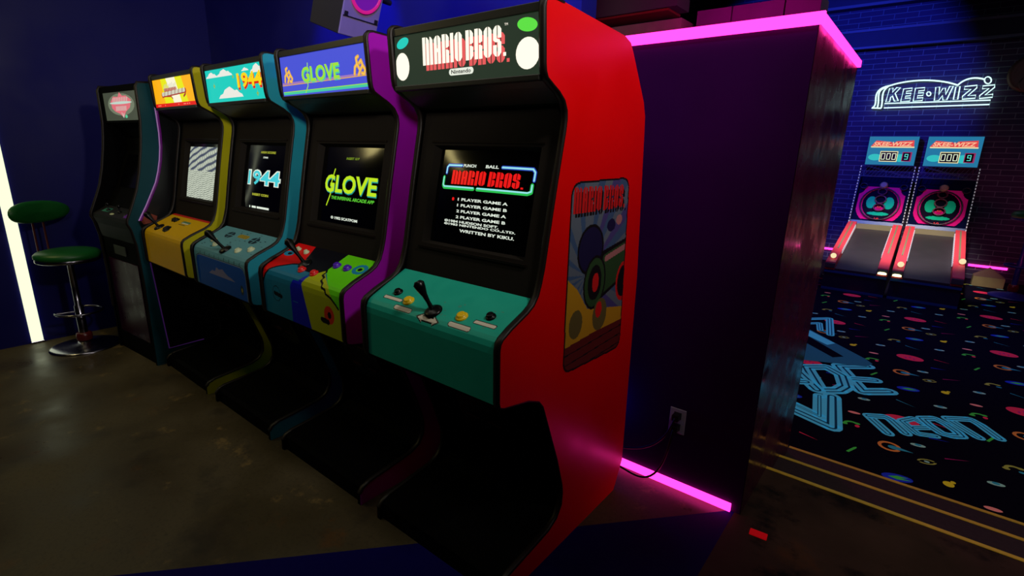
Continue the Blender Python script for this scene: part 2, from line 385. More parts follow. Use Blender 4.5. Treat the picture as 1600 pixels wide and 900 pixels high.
# ---- blacklight carpet
CB = mat('carpet_black', (13, 11, 30), .95, noise=.3, nscale=80, spec=.05)
FL = {k: fluo('carpet_'+k, v, .13) for k, v in dict(red=(235, 50, 84), orange=(220, 130, 60), cyan=(50, 150, 170), white=(150, 200, 180),
      green=(70, 190, 70), yellow=(225, 200, 40), blue=(30, 50, 190), pink=(240, 140, 130), magenta=(190, 30, 110), olive=(160, 160, 70)).items()}
ZF = -.3
f = MB(); f.poly([(-9, 3.05), (4, 3.05), (4, 10.38), (-9, 10.38)], lambda a, b: (a, b, ZF), CB)
def motif(cx, cy):
    zz = [ZF+.0006]
    def P(dx, dy, pts, m, rot=0):
        zz[0] += .00002
        if cy+dy < 3.14: return
        c, s_ = math.cos(rot), math.sin(rot); z = zz[0]
        f.poly([(cx+dx+x*c-y*s_, cy+dy+x*s_+y*c) for x, y in pts], lambda a, b: (a, b, z), FL[m])
    E = lambda r, ry: circ(0, 0, r, 16, ry)
    P(0, 0, circ(0, 0, .1, 22, .075), 'red')
    for a in range(3): P(-.03+.03*a, -.02+.03*(a % 2), E(.008, .02), 'magenta')
    # ringed planet with tail
    ring = [(.062*math.cos(a), .062*math.sin(a)) for a in np.linspace(.4, 5.9, 16)] + [(.042*math.cos(a), .042*math.sin(a)) for a in np.linspace(5.9, .4, 16)]
    P(-.041, -.458, ring, 'orange'); P(-.02, -.458, E(.03, .024), 'cyan'); P(.02, -.455, [(-.02, -.02), (.06, 0), (-.02, .02)], 'cyan')
    for dx, dy in ((.097, -.323), (.209, .439), (-.234, .209)):
        P(dx, dy, E(.04, .02), 'white', .2); P(dx, dy+.006, E(.018, .014), 'cyan')
    # swirl
    for sgn in (0, math.pi):
        arc = [(.05*math.cos(a), .03*math.sin(a)) for a in np.linspace(.3, 2.9, 9)] + [(.036*math.cos(a), .02*math.sin(a)) for a in np.linspace(2.9, .3, 9)]
        P(.143, -.516, arc, 'olive', sgn+.5); P(.143, -.516, E(.014, .01), 'white')
    P(.015, .652, E(.075, .04), 'blue', .3); P(.02, .655, [(-.05, 0), (0, .02), (.05, .012), (.01, 0), (.06, -.012), (-.01, -.02)], 'green', .3)
    P(-.44, .028, E(.026, .03), 'yellow'); P(-.42, .064, E(.012, .014), 'yellow')
    P(.288, -.368, [(-.07, -.004), (.07, 0), (-.07, .004)], 'magenta', .5)
    P(.198, -.154, [(-.05, -.006), (.06, 0), (-.05, .006)], 'blue', .2)
    P(.228, .079, [(-.06, -.005), (.06, 0), (-.06, .005)], 'red', -.3)
    P(.014, .33, [(-.07, -.005), (.07, 0), (-.07, .005)], 'cyan', -.5)
    # telephone receivers
    for dx, dy, m in ((-.256, -.294, 'green'), (-.135, .463, 'olive')):
        arc = [(.05*math.cos(a), .05*math.sin(a)) for a in np.linspace(.9, 3.4, 9)] + [(.03*math.cos(a), .03*math.sin(a)) for a in np.linspace(3.4, .9, 9)]
        P(dx, dy, arc, m); P(dx-.04, dy-.012, E(.018, .014), m); P(dx+.026, dy+.034, E(.018, .014), m)
    P(-.226, -.3, E(.014, .02), 'red')
    P(-.105, .45, E(.018, .012), 'cyan')
    P(.461-.68, .083-.74, [(-.05, -.008), (.04, -.008), (.055, 0), (.04, .008), (-.05, .008)], 'green', 1.2)
    P(-.265, -.09, E(.038, .018), 'pink', .1)
for i in range(-9, 6):
    for j in range(-6, 7):
        cx = .13+.68*i; cy = 5.63+.74*(i % 2)+1.48*j
        if 2.4 < cy < 9.75 and -5 < cx < 3.6: motif(cx, cy)
# floor lettering (inlay in the carpet)
LB = fluo('carpet_light_blue', (66, 160, 190), .30); LD = fluo('carpet_deep_blue', (20, 70, 98), .10)
cf, cr, cu = fw, r2, u2
def fl(px, py):
    d = cf + cr*((px-800)/800) - cu*((py-450)/800); t = (ZF-CAMH)/d.z
    return (d.x*t, d.y*t)
def inlay(pts_px, w, k=0, inner=.5, closed=False):
    pts = [fl(*p) for p in pts_px]
    z = ZF+.003+k*.0002
    w *= 1.22
    f.stroke(pts, w, lambda a, b: (a, b, z), LB, closed)
    if inner: f.stroke(pts, w*inner, lambda a, b: (a, b, z+.0001), LD, closed)
    if inner: f.stroke(pts, w*inner*.5, lambda a, b: (a, b, z+.0002), LB, closed)
q = lambda u, v: (1340+u/4.5, 600+v/4.5)
inlay([q(75, 225), q(215, 350)], .06, 0)
inlay([q(75, 225), q(190, 232), q(235, 255), q(340, 350)], .06, 1)
inlay([q(545, 370), q(420, 352), q(310, 262), q(390, 245), q(450, 275), q(520, 310), q(400, 310)], .05, 2)
inlay([q(450, 245), q(540, 245), q(620, 285), q(700, 340), q(730, 370), q(660, 368), q(590, 350), q(500, 290)], .06, 3, closed=True)
inlay([q(630, 245), q(850, 380)], .06, 4)
inlay([q(630, 245), q(790, 252), q(860, 290), q(995, 388)], .06, 5)
q = lambda u, v: (1230+u/4.09, 480+v/4.09)
# E, D, A of the middle line
inlay([q(510, 380), q(330, 378), q(480, 542), q(650, 542)], .10, 6); inlay([q(410, 460), q(560, 470)], .09, 7)
inlay([q(120, 385), q(250, 385), q(350, 440), q(375, 510), q(330, 535), q(210, 535)], .10, 8, closed=True)
inlay([q(-80, 390), q(40, 390), q(190, 530)], .10, 9); inlay([q(-80, 390), q(-60, 530)], .10, 10); inlay([q(-60, 470), q(120, 480)], .09, 11)
# big V below, roof shape above
inlay([q(285, 575), q(285, 770), q(20, 650), q(-120, 570)], .10, 12); inlay([q(205, 570), q(205, 700), q(40, 620)], .07, 13, .3)
inlay([q(30, 80), q(270, 75), q(275, 180)], .06, 14); inlay([q(-40, 110), q(205, 105), q(210, 150)], .05, 15)
z16 = ZF+.0065
MB_ = fluo('carpet_mid_blue', (36, 92, 116), .2)
f.poly([fl(*q(*p)) for p in ((120, 140), (150, 150), (310, 235), (500, 335), (545, 368), (505, 384), (90, 340))], lambda a, b: (a, b, z16), MB_)
f.poly([fl(*q(*p)) for p in ((120, 150), (150, 155), (305, 235), (255, 245), (120, 180))], lambda a, b: (a, b, z16+.0003), LB)
f.poly([fl(*q(*p)) for p in ((90, 170), (140, 192), (360, 320), (290, 325), (90, 215))], lambda a, b: (a, b, z16+.0003), CB)
struct('floor_4', f)

# ================================================================== ARCADE CABINETS
X5, PITCHX, WID = -.8399, .7417, .6311
Y0 = 1.031
def smooth_prof(pts, it=1):
    return pts
PROF = [(1.030, 0), (1.031, .052), (1.046, .072), (1.081, .086), (1.20, .100), (1.30, .113), (1.347, .135), (1.374, .175), (1.377, .225),
        (1.37, .262), (1.33, .38), (1.262, .545), (1.229, .625), (1.205, .652), (1.149, .676), (1.032, .698), (1.014, .706), (1.009, .722),
        (1.007, .88), (1.011, .900), (1.022, .913), (1.061, .934), (1.133, .964), (1.160, .980), (1.180, 1.005), (1.193, 1.04), (1.205, 1.083),
        (1.247, 1.303), (1.284, 1.481), (1.287, 1.505), (1.285, 1.528), (1.271, 1.553), (1.244, 1.573), (1.206, 1.592), (1.186, 1.603),
        (1.177, 1.618), (1.173, 1.64), (1.164, 1.77), (1.166, 1.787), (1.176, 1.797), (1.192, 1.80), (1.25, 1.798), (1.60, 1.776), (1.645, 1.762),
        (1.668, 1.735), (1.71, 1.68), (1.776, 1.591), (1.796, 1.545), (1.802, 1.49), (1.848, .95), (1.858, .30), (1.86, .12), (1.80, .0)]
LP = [(y-Y0, z) for y, z in PROF]
FRONT_N = 42                                          # profile points that carry the moulding
TH = .019
def lerp_prof(pts, n):
    out = [pts[0]]
    for a, b in zip(pts[:-1], pts[1:]): out.append(b)
    return out
def side_panel(xa, xb, colmat, outer):
    """panel between xa and xb; the outer face gets the colour"""
    f = MB()
    if outer > 0: f.prism(LP, xa, xb, BLACK, colmat)
    else: f.prism(LP, xb, xa, BLACK, colmat)
    return f
def moulding(xa, xb):
    """rounded rubber strip over the panel's front edge"""
    f = MB(); pts = LP[1:FRONT_N]; n = len(pts); xm = (xa+xb)/2
    prof = [(xa-.0015, .004), (xa-.0015, -.0015), (xa+.005, -.004), (xb-.005, -.004), (xb+.0015, -.0015), (xb+.0015, .004)]
    rings = []
    for i in range(n):
        a = Vector(pts[max(i-1, 0)]); b = Vector(pts[min(i+1, n-1)]); t = (b-a).normalized(); nrm = Vector((t.y, -t.x))*-1
        # outward = away from the body: profile runs counter-clockwise seen from +x with the body at larger y
        nrm = Vector((-t.y, t.x))
        rings.append([(x, pts[i][0]+nrm.x*-d*-1*-1 if 0 else pts[i][0]+nrm.x*(-d), pts[i][1]+nrm.y*(-d)) for x, d in prof])
    vs = [p for r_ in rings for p in r_]; k = len(prof)
    fs = [(i*k+j, i*k+j+1, (i+1)*k+j+1, (i+1)*k+j) for i in range(n-1) for j in range(k-1)]
    f.add(vs, fs, TMOLD, True)
    return f
XI = WID/2-TH                                          # inner half width
yl = lambda y: y-Y0
# panel coordinate s -> (y,z) along the control panel, s=0 at rear top edge
CP = [(1.192, .988), (1.115, .9505), (1.045, .9165), (1.032, .908), (1.023, .897), (1.0175, .880), (1.016, .86), (1.0165, .708)]
CPS = [0]
for a, b in zip(CP[:-1], CP[1:]): CPS.append(CPS[-1]+math.dist(a, b))
SL = CPS[-1]
def cpmap(u, s):
    s = min(max(s, 0), SL)
    for i in range(len(CP)-1):
        if s <= CPS[i+1]+1e-9:
            t = (s-CPS[i])/(CPS[i+1]-CPS[i]); a, b = CP[i], CP[i+1]
            return (u, yl(a[0]+(b[0]-a[0])*t), a[1]+(b[1]-a[1])*t)
def s_top(y): return (1.192-y)/(1.192-1.045)*CPS[2]
def s_front(z): return CPS[6]+(.86-z)
TOPN = Vector((0, -(.988-.9165), (1.192-1.045))).normalized()   # normal of the sloping top
def topxf(x, y):
    """frame standing on the sloping control surface"""
    z = .988-(1.192-y)/(1.192-1.045)*(.988-.9165)
    ax = Vector((1, 0, 0)); az = TOPN; ay = az.cross(ax)
    return Matrix.Translation((x, yl(y), z)) @ Matrix((ax, ay, az)).transposed().to_4x4()
def control_panel(root, canvas):
    f = MB(); canvas.emit(f, cpmap, vbreak=CPS[1:-1])
    # rolled lower lip and underside
    f.box(-XI, XI, yl(1.018), yl(1.20), .700, .7075, BLACK)
    f.quad((-XI, yl(1.192), .988), (XI, yl(1.192), .988), (XI, yl(1.192), .965), (-XI, yl(1.192), .965), BLACK)
    return f.build('control_panel', root)
def joystick(cp, x, y, lean=(-.1, .05), ball=BLACK):
    X = topxf(x, y); f = MB()
    f.lathe([(.030, 0), (.030, .004), (.024, .008), (.010, .012)], BLACKG, X)
    tip = Vector((lean[0], lean[1], .085)); pts = [X @ (tip*t) for t in (0, .1, .35, .6, .85, 1, 1.1)]
    f.tube(pts, [.008, .008, .0065, .009, .016, .0185, .010], BLACKG, 12)
    return f.build('joystick', cp)
def button(cp, x, y, m, r=.0155):
    X = topxf(x, y); f = MB()
    f.lathe([(r*1.2, 0), (r*1.2, .003), (r, .006), (r*.82, .006), (r*.82, .012), (r*.66, .0135), (r*.3, .0125)], m, X, 20)
    return f.build('button', cp)
def cabinet(k, label, colr, marquee_fn, canvas_fn, screen_fn, controls_fn, base_col=None):
    xr = X5-(5-k)*PITCHX
    root = thing('arcade_cabinet', label, 'arcade cabinet', (xr-WID/2, Y0, 0), 0, 'arcade cabinets in the row')
    C = mat(*colr[0], **colr[1])
    s1 = side_panel(WID/2-TH, WID/2, C, 1).build('side_panel', root)
    s2 = side_panel(-WID/2, -WID/2+TH, C, -1).build('side_panel', root)
    moulding(WID/2-TH, WID/2).build('edge_moulding', s1); moulding(-WID/2, -WID/2+TH).build('edge_moulding', s2)
    # shell: back, top, front, kick plate
    f = MB()
    f.add([(x, y, z) for x in (-XI, XI) for y, z in [(p[0]-.012, p[1]-.012) for p in LP[41:]]],
          [(i, i+1, i+1+len(LP[41:]), i+len(LP[41:])) for i in range(len(LP[41:])-1)], BLACK)
    f.build('back_panel', root)
    f = MB(); f.box(-XI, XI, yl(1.178), yl(1.60), 1.775, 1.787, BLACK); f.build('top_panel', root, bevel=.002)
    f = MB()      # lower front: door panel leaning back, then base shelf and kick plate
    a = [(1.235, .70), (1.245, .62), (1.40, .24), (1.39, .14), (1.34, .118), (1.06, .082), (1.045, .066), (1.043, 0), (1.41, 0), (1.43, .24), (1.27, .64), (1.26, .7)]
    f.prism([(yl(y), z) for y, z in a], -XI, XI, BLACK); fp = f.build('front_panel', root)
    d = Vector((0, .155, -.38)).normalized(); nn = Vector((0, d.z, -d.y)).normalized()
    P0 = Vector((0, yl(1.2478), .613))
    Xd = Matrix.Translation(P0+nn*.001) @ Matrix((Vector((1, 0, 0)), -d, Vector((1, 0, 0)).cross(-d))).transposed().to_4x4()
    f = MB(); f.box(-.13, .13, -.27, -.02, 0, .012, BLACKG, Xd); cd = f.build('coin_door', root, bevel=.003)
    for z in (-.06, -.19):
        for x in (-.055, .055):
            f = MB(); f.box(x-.035, x+.035, z-.006, z+.006, .012, .018, BRASSY, Xd); f.build('coin_slot', cd)
    f = MB(); f.box(-XI, XI, yl(1.19), yl(1.245), .695, .702, BLACK); f.box(-XI, XI, yl(1.205), yl(1.215), .70, .985, BLACK); f.build('inner_shelf', root)
    # bezel plate with opening, screen behind
    a0, a1 = (1.196, .985), (1.312, 1.545)
    bz = lambda u, v: (u, yl(a0[0]+(a1[0]-a0[0])*(v-a0[1])/(a1[1]-a0[1])), v)
    f = MB(); ox0, ox1, oz0, oz1 = -.232, .232, 1.092, 1.428
    for (x0, x1, z0, z1) in ((-XI, ox0, a0[1], a1[1]), (ox1, XI, a0[1], a1[1]), (ox0, ox1, a0[1], oz0), (ox0, ox1, oz1, a1[1])):
        f.quad(bz(x0, z0), bz(x1, z0), bz(x1, z1), bz(x0, z1), BEZ)
    dn = Vector((0, .56, -.116)).normalized()*.03
    inn = lambda u, v: tuple(Vector(bz(u, v))+dn)
    i0, i1, j0, j1 = ox0+.018, ox1-.018, oz0+.012, oz1-.012
    f.quad(bz(ox0, oz0), bz(ox1, oz0), inn(i1, j0), inn(i0, j0), BEZ); f.quad(bz(ox0, oz1), bz(ox1, oz1), inn(i1, j1), inn(i0, j1), BEZ)
    f.quad(bz(ox0, oz0), bz(ox0, oz1), inn(i0, j1), inn(i0, j0), BEZ); f.quad(bz(ox1, oz0), bz(ox1, oz1), inn(i1, j1), inn(i1, j0), BEZ)
    # raised lip round the opening and a retainer bar below it
    for z in (oz0-.014, ): f.box(ox0-.01, ox1+.01, bz(0, z)[1]-.006, bz(0, z)[1]+.004, z-.004, z+.004, TMOLD)
    for z in (oz1+.012,): f.box(ox0-.012, ox1+.012, bz(0, z)[1]-.004, bz(0, z)[1]+.004, z-.003, z+.003, TMOLD)
    be = f.build('bezel', root)
    f = MB(); nx, nz = 16, 12                      # gently bulged picture tube
    def scr(u, v, e=0.):
        bu = 1-(u/.24)**2; bv = 1-((v-1.26)/.19)**2; b_ = .016*max(bu, 0)*max(bv, 0)
        p = Vector(bz(u, v))+Vector((0, .56, -.116)).normalized()*(.026-b_-e); return tuple(p)
    us = np.linspace(i0-.002, i1+.002, nx+1); vs = np.linspace(j0-.002, j1+.002, nz+1)
    V = [scr(u, v) for v in vs for u in us]
    f.add(V, [(j*(nx+1)+i, j*(nx+1)+i+1, (j+1)*(nx+1)+i+1, (j+1)*(nx+1)+i) for j in range(nz) for i in range(nx)], GLASS, True)
    screen_fn(f, lambda u, v: scr(u, v, .001), lambda u, v: scr(u, v, .0016))
    f.build('screen', be)
    # speaker soffit under the marquee
    f = MB(); so = [(1.192, 1.600), (1.216, 1.585), (1.283, 1.5495), (1.312, 1.545)]
    for a, b in zip(so[:-1], so[1:]): f.quad((-XI, yl(a[0]), a[1]), (XI, yl(a[0]), a[1]), (XI, yl(b[0]), b[1]), (-XI, yl(b[0]), b[1]), BLACKG if 0 else mat('soffit_black', (22, 24, 22), .45))
    sp = f.build('speaker_panel', root)
    # marquee: retainers and backlit sheet
    f = MB(); f.box(-XI, XI, yl(1.170), yl(1.192), 1.764, 1.787, mat('retainer_black', (30, 30, 26), .35)); f.box(-XI, XI, yl(1.172), yl(1.196), 1.598, 1.613, MATS['retainer_black'])
    mf = f.build('marquee_frame', root, bevel=.002)
    f = MB(); mq = lambda u, z, e=0.: (u, yl(1.176+(1.764-z)*.03)-e, z)
    marquee_fn(f, mq); f.build('marquee', root)
    cv = Canvas(-XI, XI, 0, SL, .0025, BLACK); canvas_fn(cv)
    cp = control_panel(root, cv); controls_fn(cp)
    return root

# ---- lettering made of tall bars, the condensed title style
def bars_word(word, x0, x1, y0, y1, draw, slit=.2):
    """each letter is two or three tall bars; draw(poly pts)"""
    wd = {'M': 3, 'A': 2, 'R': 2, 'I': 1, 'O': 2, 'B': 2, 'S': 2, ' ': .45, '.': .8}
    tot = sum(wd[c] for c in word)+.12*(len(word)-1); k = (x1-x0)/tot; x = x0; H = y1-y0
    def bar(a, b, ya=0., yb=1., tl=0, tr=0, bl=0, br=0):
        c = .42*(b-a)*3; ya = y0+ya*H; yb = y0+yb*H; w = b-a
        p = []
        p += [(a, ya)] if not bl else [(a, ya+bl*H), (a+w*.5, ya+bl*H*.25), (b, ya)]
        p += ([(b, ya)] if not br else [(b-w*.5, ya+br*H*.25), (b, ya+br*H)]) if not bl else []
        p += [(b, yb)] if not tr else [(b, yb-tr*H), (a+w*.5, yb-tr*H*.25)]
        p += [(a, yb)] if not tl else [(b-w*.5, yb-tl*H*.25), (a, yb-tl*H)]
        draw(p)
    R_ = .13
    for c in word:
        w = k; g = slit*k
        X = lambda i: (x+i*w+(g*.5), x+(i+1)*w-(g*.5))
        if c == 'M':
            bar(*X(0)); bar(*X(1), tr=R_); bar(*X(2), tr=R_)
        elif c == 'A':
            bar(*X(0), tl=R_); bar(*X(1), tr=R_); draw([(X(0)[1]-.01*k, y0+.42*H), (X(1)[0], y0+.42*H), (X(1)[0], y0+.55*H), (X(0)[1]-.01*k, y0+.55*H)])
        elif c == 'R':
            bar(*X(0)); bar(*X(1), .52, 1, tr=R_, br=.05); bar(*X(1), 0, .47, tr=.05)
        elif c == 'I': bar(*X(0))
        elif c == 'O': bar(*X(0), tl=R_, bl=R_); bar(*X(1), tr=R_, br=R_)
        elif c == 'B': bar(*X(0)); bar(*X(1), .52, 1, tr=R_, br=.05); bar(*X(1), 0, .48, tr=.05, br=R_)
        elif c == 'S':
            bar(*X(0), .46, 1, tl=R_, bl=.08); bar(*X(1), .60, 1, tr=R_)
            bar(*X(1), 0, .54, tr=.08, br=R_); bar(*X(0), 0, .38, bl=R_)
            draw([(X(0)[0]+.3*w, y0+.52*H), (X(1)[1]-.3*w, y0+.42*H), (X(1)[1]-.3*w, y0+.54*H), (X(0)[0]+.3*w, y0+.62*H)])
        elif c == '.': bar(x+g, x+g+w*.6, 0, .12)
        x += (wd[c]+.12)*k

E = glow
e_cream = E('lit_cream', (255, 246, 226), 1.15); e_redsh = E('lit_coral', (232, 92, 92)); e_olive = E('lit_dark_green', (44, 58, 44), .8)
e_teal = E('lit_teal', (30, 205, 190)); e_green = E('lit_green', (95, 225, 70)); e_white = E('lit_white', (235, 240, 225))
def mar_bros(f, mq):
    f.quad(mq(-XI, 1.613), mq(XI, 1.613), mq(XI, 1.764), mq(-XI, 1.764), e_olive)
    bars_word('MARIO BROS.', -.149, .190, 1.652, 1.730, lambda p: f.poly(p, lambda u, v: mq(u, v, .0006), e_redsh))
    bars_word('MARIO BROS.', -.163, .178, 1.668, 1.748, lambda p: f.poly(p, lambda u, v: mq(u, v, .0012), e_cream))
    f.text('TM', .172, .184, 1.744, 1.750, lambda u, v: mq(u, v, .0008), e_cream)
    pill = [(-.040+.0, 1.632), (.047, 1.632)]
    f.stroke([(-.038, 1.6405), (.045, 1.6405)], .019, lambda u, v: mq(u, v, .0006), e_white)
    f.text('Nintendo', -.037, .044, 1.635, 1.6465, lambda u, v: mq(u, v, .0012), BLACK, .02)
    # plain oval patches at either end of the sheet
    lim = lambda pts: [(min(max(a, -XI+.004), XI-.004), b) for a, b in pts]
    f.poly(lim(circ(-.262, 1.672, .034, 24, .042)), lambda u, v: mq(u, v, .0006), e_cream)
    f.poly(lim(circ(-.256, 1.742, .030, 24, .015, .25)), lambda u, v: mq(u, v, .0006), e_teal)
    f.poly(lim(circ(.252, 1.668, .040, 24, .040)), lambda u, v: mq(u, v, .0006), e_cream)
    f.poly(lim(circ(.250, 1.738, .034, 24, .017, -.15)), lambda u, v: mq(u, v, .0006), e_green)
s_white = E('screen_white', (225, 235, 220), sample=False); s_red = E('screen_red', (235, 20, 20), sample=False)
s_cyan = E('screen_cyan', (150, 225, 235), sample=False); s_grn = E('screen_green', (40, 190, 80), sample=False); s_dim = E('screen_blue', (30, 60, 170), sample=False)
def scr_mar(f, S, S2):
    T = lambda t, a, b, c, d, m=s_white: f.text(t, a, b, c, d, S2, m, .03)
    T('PUNCH', -.092, -.034, 1.361, 1.371); T('BALL', .010, .065, 1.361, 1.371)
    bars_word('MARIO BROS.', -.142, .172, 1.303, 1.350, lambda p: f.poly(p, S2, s_red), .2)
    for m, w, F in ((s_dim, .012, S), (s_cyan, .006, S2)):
        f.stroke([(-.100, 1.366), (-.165, 1.366), (-.172, 1.359), (-.172, 1.340)], w, F, m)
        f.stroke([(.080, 1.366), (.198, 1.366), (.207, 1.357), (.207, 1.332)], w, F, m)
    for m, w, F in ((s_grn, .012, S), (s_cyan, .005, S2)):
        o = .003 if m is s_cyan else 0
        f.stroke([(-.182, 1.325), (-.182, 1.298+o), (-.176, 1.291+o), (-.030, 1.291+o)], w, F, m)
        f.stroke([(-.012, 1.291+o), (.190, 1.291+o), (.203, 1.296+o), (.203, 1.318)], w, F, m)
    for i, t in enumerate(('1 PLAYER GAME A', '1 PLAYER GAME B', '2 PLAYER GAME A', '2 PLAYER GAME B')):
        z = 1.249-.0195*i; T(t, -.094, .125, z, z+.0095)
    f.poly(circ(-.118, 1.2535, .006, 8), S2, s_red)
    T('©1984 HUDSON SOFT.', -.150, .100, 1.175, 1.184); T('©1983 NINTENDO CO.,LTD.', -.150, .168, 1.164, 1.173)
    T('WRITTEN BY KIKU.', -.070, .166, 1.146, 1.156)
p_teal = mat('panel_teal', (34, 176, 150), .45, noise=.1, nscale=14, rvar=.08, spec=.2)
p_cream = mat('print_cream', (226, 218, 196), .5); p_blk = mat('print_black', (6, 6, 8), .5)
p_wear = mat('panel_wear', (58, 160, 132), .6)
def cp_mar(c):
    c.mask(c.V > -1, p_teal)
    rnd = random.Random(4)
    for _ in range(16): c.circle(rnd.uniform(.0, .25), s_top(rnd.uniform(1.04, 1.13)), rnd.uniform(.003, .007), p_wear, rnd.uniform(.002, .006))
    def pill(x0, x1, y0, y1):
        a, b = (x0, s_top(y0)), (x1, s_top(y1)); c.stroke([a, b], .019, p_blk); c.stroke([a, b], .0135, p_cream)
    xc = X5-WID/2
    pill(-.238+.0, -.160, 1.056, 1.056); pill(-.155, -.085, 1.030, 1.030)
    pill(.100, .175, 1.030, 1.030); pill(.180, .250, 1.060, 1.060)
    for g, m in ((.005, p_blk), (0, p_cream)):
        y = s_top(1.022)
        c.poly([(-.040-g*1.6, y), (-.020, y-.013-g), (-.020, y-.006-g), (.030, y-.006-g), (.030, y-.013-g), (.050+g*1.6, y), (.030, y+.013+g), (.030, y+.006+g), (-.020, y+.006+g), (-.020, y+.013+g)], m)
p_yel = mat('button_yellow', (250, 205, 20), .3); p_redb = mat('button_red', (225, 30, 30), .3); p_purb = mat('button_violet', (80, 30, 190), .3)
p_wht = mat('button_white', (200, 210, 170), .4)
def ctl_mar(cp):
    joystick(cp, .005, 1.052, (-.045, .02)); button(cp, -.125, 1.062, p_yel, .017); button(cp, .120, 1.062, p_yel, .017)
    button(cp, -.204, 1.084, BLACKG, .014); button(cp, .212, 1.090, BLACKG, .014)
RED = (('cabinet_red', (232, 4, 2), .36), dict(noise=.06, spec=.3, rvar=.05))
c5 = cabinet(5, 'red arcade cabinet with a teal control panel, nearest of the row, beside the dark block', RED, mar_bros, cp_mar, scr_mar, ctl_mar)
# side artwork sticker: plain generic composition under the title
a_ = dict(ray1=(58, 84, 120), ray2=(92, 104, 118), ray3=(70, 62, 120), yel=(190, 140, 20), brn=(96, 22, 20), grn=(40, 72, 36), pinkd=(170, 110, 110), red=(205, 20, 20), blk=(8, 6, 10), navy=(20, 16, 60), oli=(96, 84, 40))
A = {k: mat('art_'+k, v, .55) for k, v in a_.items()}
cv = Canvas(1.326, 1.768, .66, 1.345, .003, A['ray2'])
ang = np.arctan2(cv.V-1.02, cv.U-1.45); idx = np.floor(ang*7).astype(int)
cv.mask(idx % 3 == 0, A['ray1']); cv.mask((idx % 3 == 1) & (cv.U > 1.52), A['ray3'])
cv.poly([(1.3, 1.05), (1.40, .98), (1.47, .90), (1.80, .84), (1.80, .60), (1.3, .60)], A['yel'])
cv.poly([(1.3, .79), (1.50, .80), (1.80, .80), (1.80, .6), (1.3, .6)], A['brn'])
for z in (.70, .735, .77): cv.stroke([(1.3, z-.01), (1.8, z+.01)], .004, A['blk'])
# plain overlapping discs and bands in the print's colours
cv.circle(1.47, 1.105, .085, A['blk'], .085); cv.circle(1.47, 1.105, .075, A['navy'], .075)
cv.poly([(1.50, .90), (1.80, .99), (1.80, 1.13), (1.55, 1.09)], A['blk']); cv.poly([(1.515, .92), (1.80, 1.0), (1.80, 1.12), (1.56, 1.075)], A['grn'])
cv.stroke([(1.58, 1.06), (1.80, 1.10)], .022, A['pinkd'])
cv.circle(1.51, .985, .075, A['blk'], .095); cv.circle(1.51, .985, .066, A['grn'], .086); cv.circle(1.51, .985, .046, A['blk'], .062)
cv.circle(1.515, .985, .022, A['red'], .034)
cv.circle(1.72, .955, .055, A['red'], .075); cv.circle(1.72, .955, .042, A['blk'], .060); cv.circle(1.40, .86, .042, A['oli'], .050); cv.circle(1.56, .86, .05, A['oli'], .06)
cv.circle(1.60, 1.175, .03, A['navy'], .022); cv.circle(1.655, 1.19, .022, A['pinkd'], .018); cv.circle(1.55, .88, .022, A['red'], .03)
# title
for dx, dz, m in ((.012, -.014, A['blk']), (0, 0, A['red'])):
    bars_word('MARIO BROS.', 1.345+dx, 1.688+dx, 1.232+dz, 1.312+dz, lambda p: cv.poly(p, m))
# rounded, slightly skewed outline
def rr(pts, r, n=6):
    out = []; N = len(pts)
    for i in range(N):
        p = Vector(pts[i]); a = (Vector(pts[i-1])-p).normalized(); b = (Vector(pts[(i+1) % N])-p).normalized()
        A0, B0 = p+a*r, p+b*r
        for k in range(n+1):
            t = k/n; out.append(tuple((1-t)**2*A0+2*t*(1-t)*p+t*t*B0))
    return out
outl = rr([(1.334, .70), (1.742, .684), (1.712, 1.336), (1.332, 1.328)], .05)
cv.mask(~cv.inpoly(rr([(1.334, .70), (1.742, .684), (1.712, 1.336), (1.332, 1.328)], .05)), None)
inner = rr([(1.340, .706), (1.736, .690), (1.706, 1.330), (1.338, 1.322)], .047)
cv.mask(cv.inpoly(outl) & ~cv.inpoly(inner), A['ray2'] if 0 else A['oli'] if 0 else A['blk'])
f = MB(); cv.emit(f, lambda u, v: (WID/2+.0012, u-Y0, v))
o = f.build('side_artwork', c5.children[0]); o['label'] = 'rounded printed side sticker with a red title'

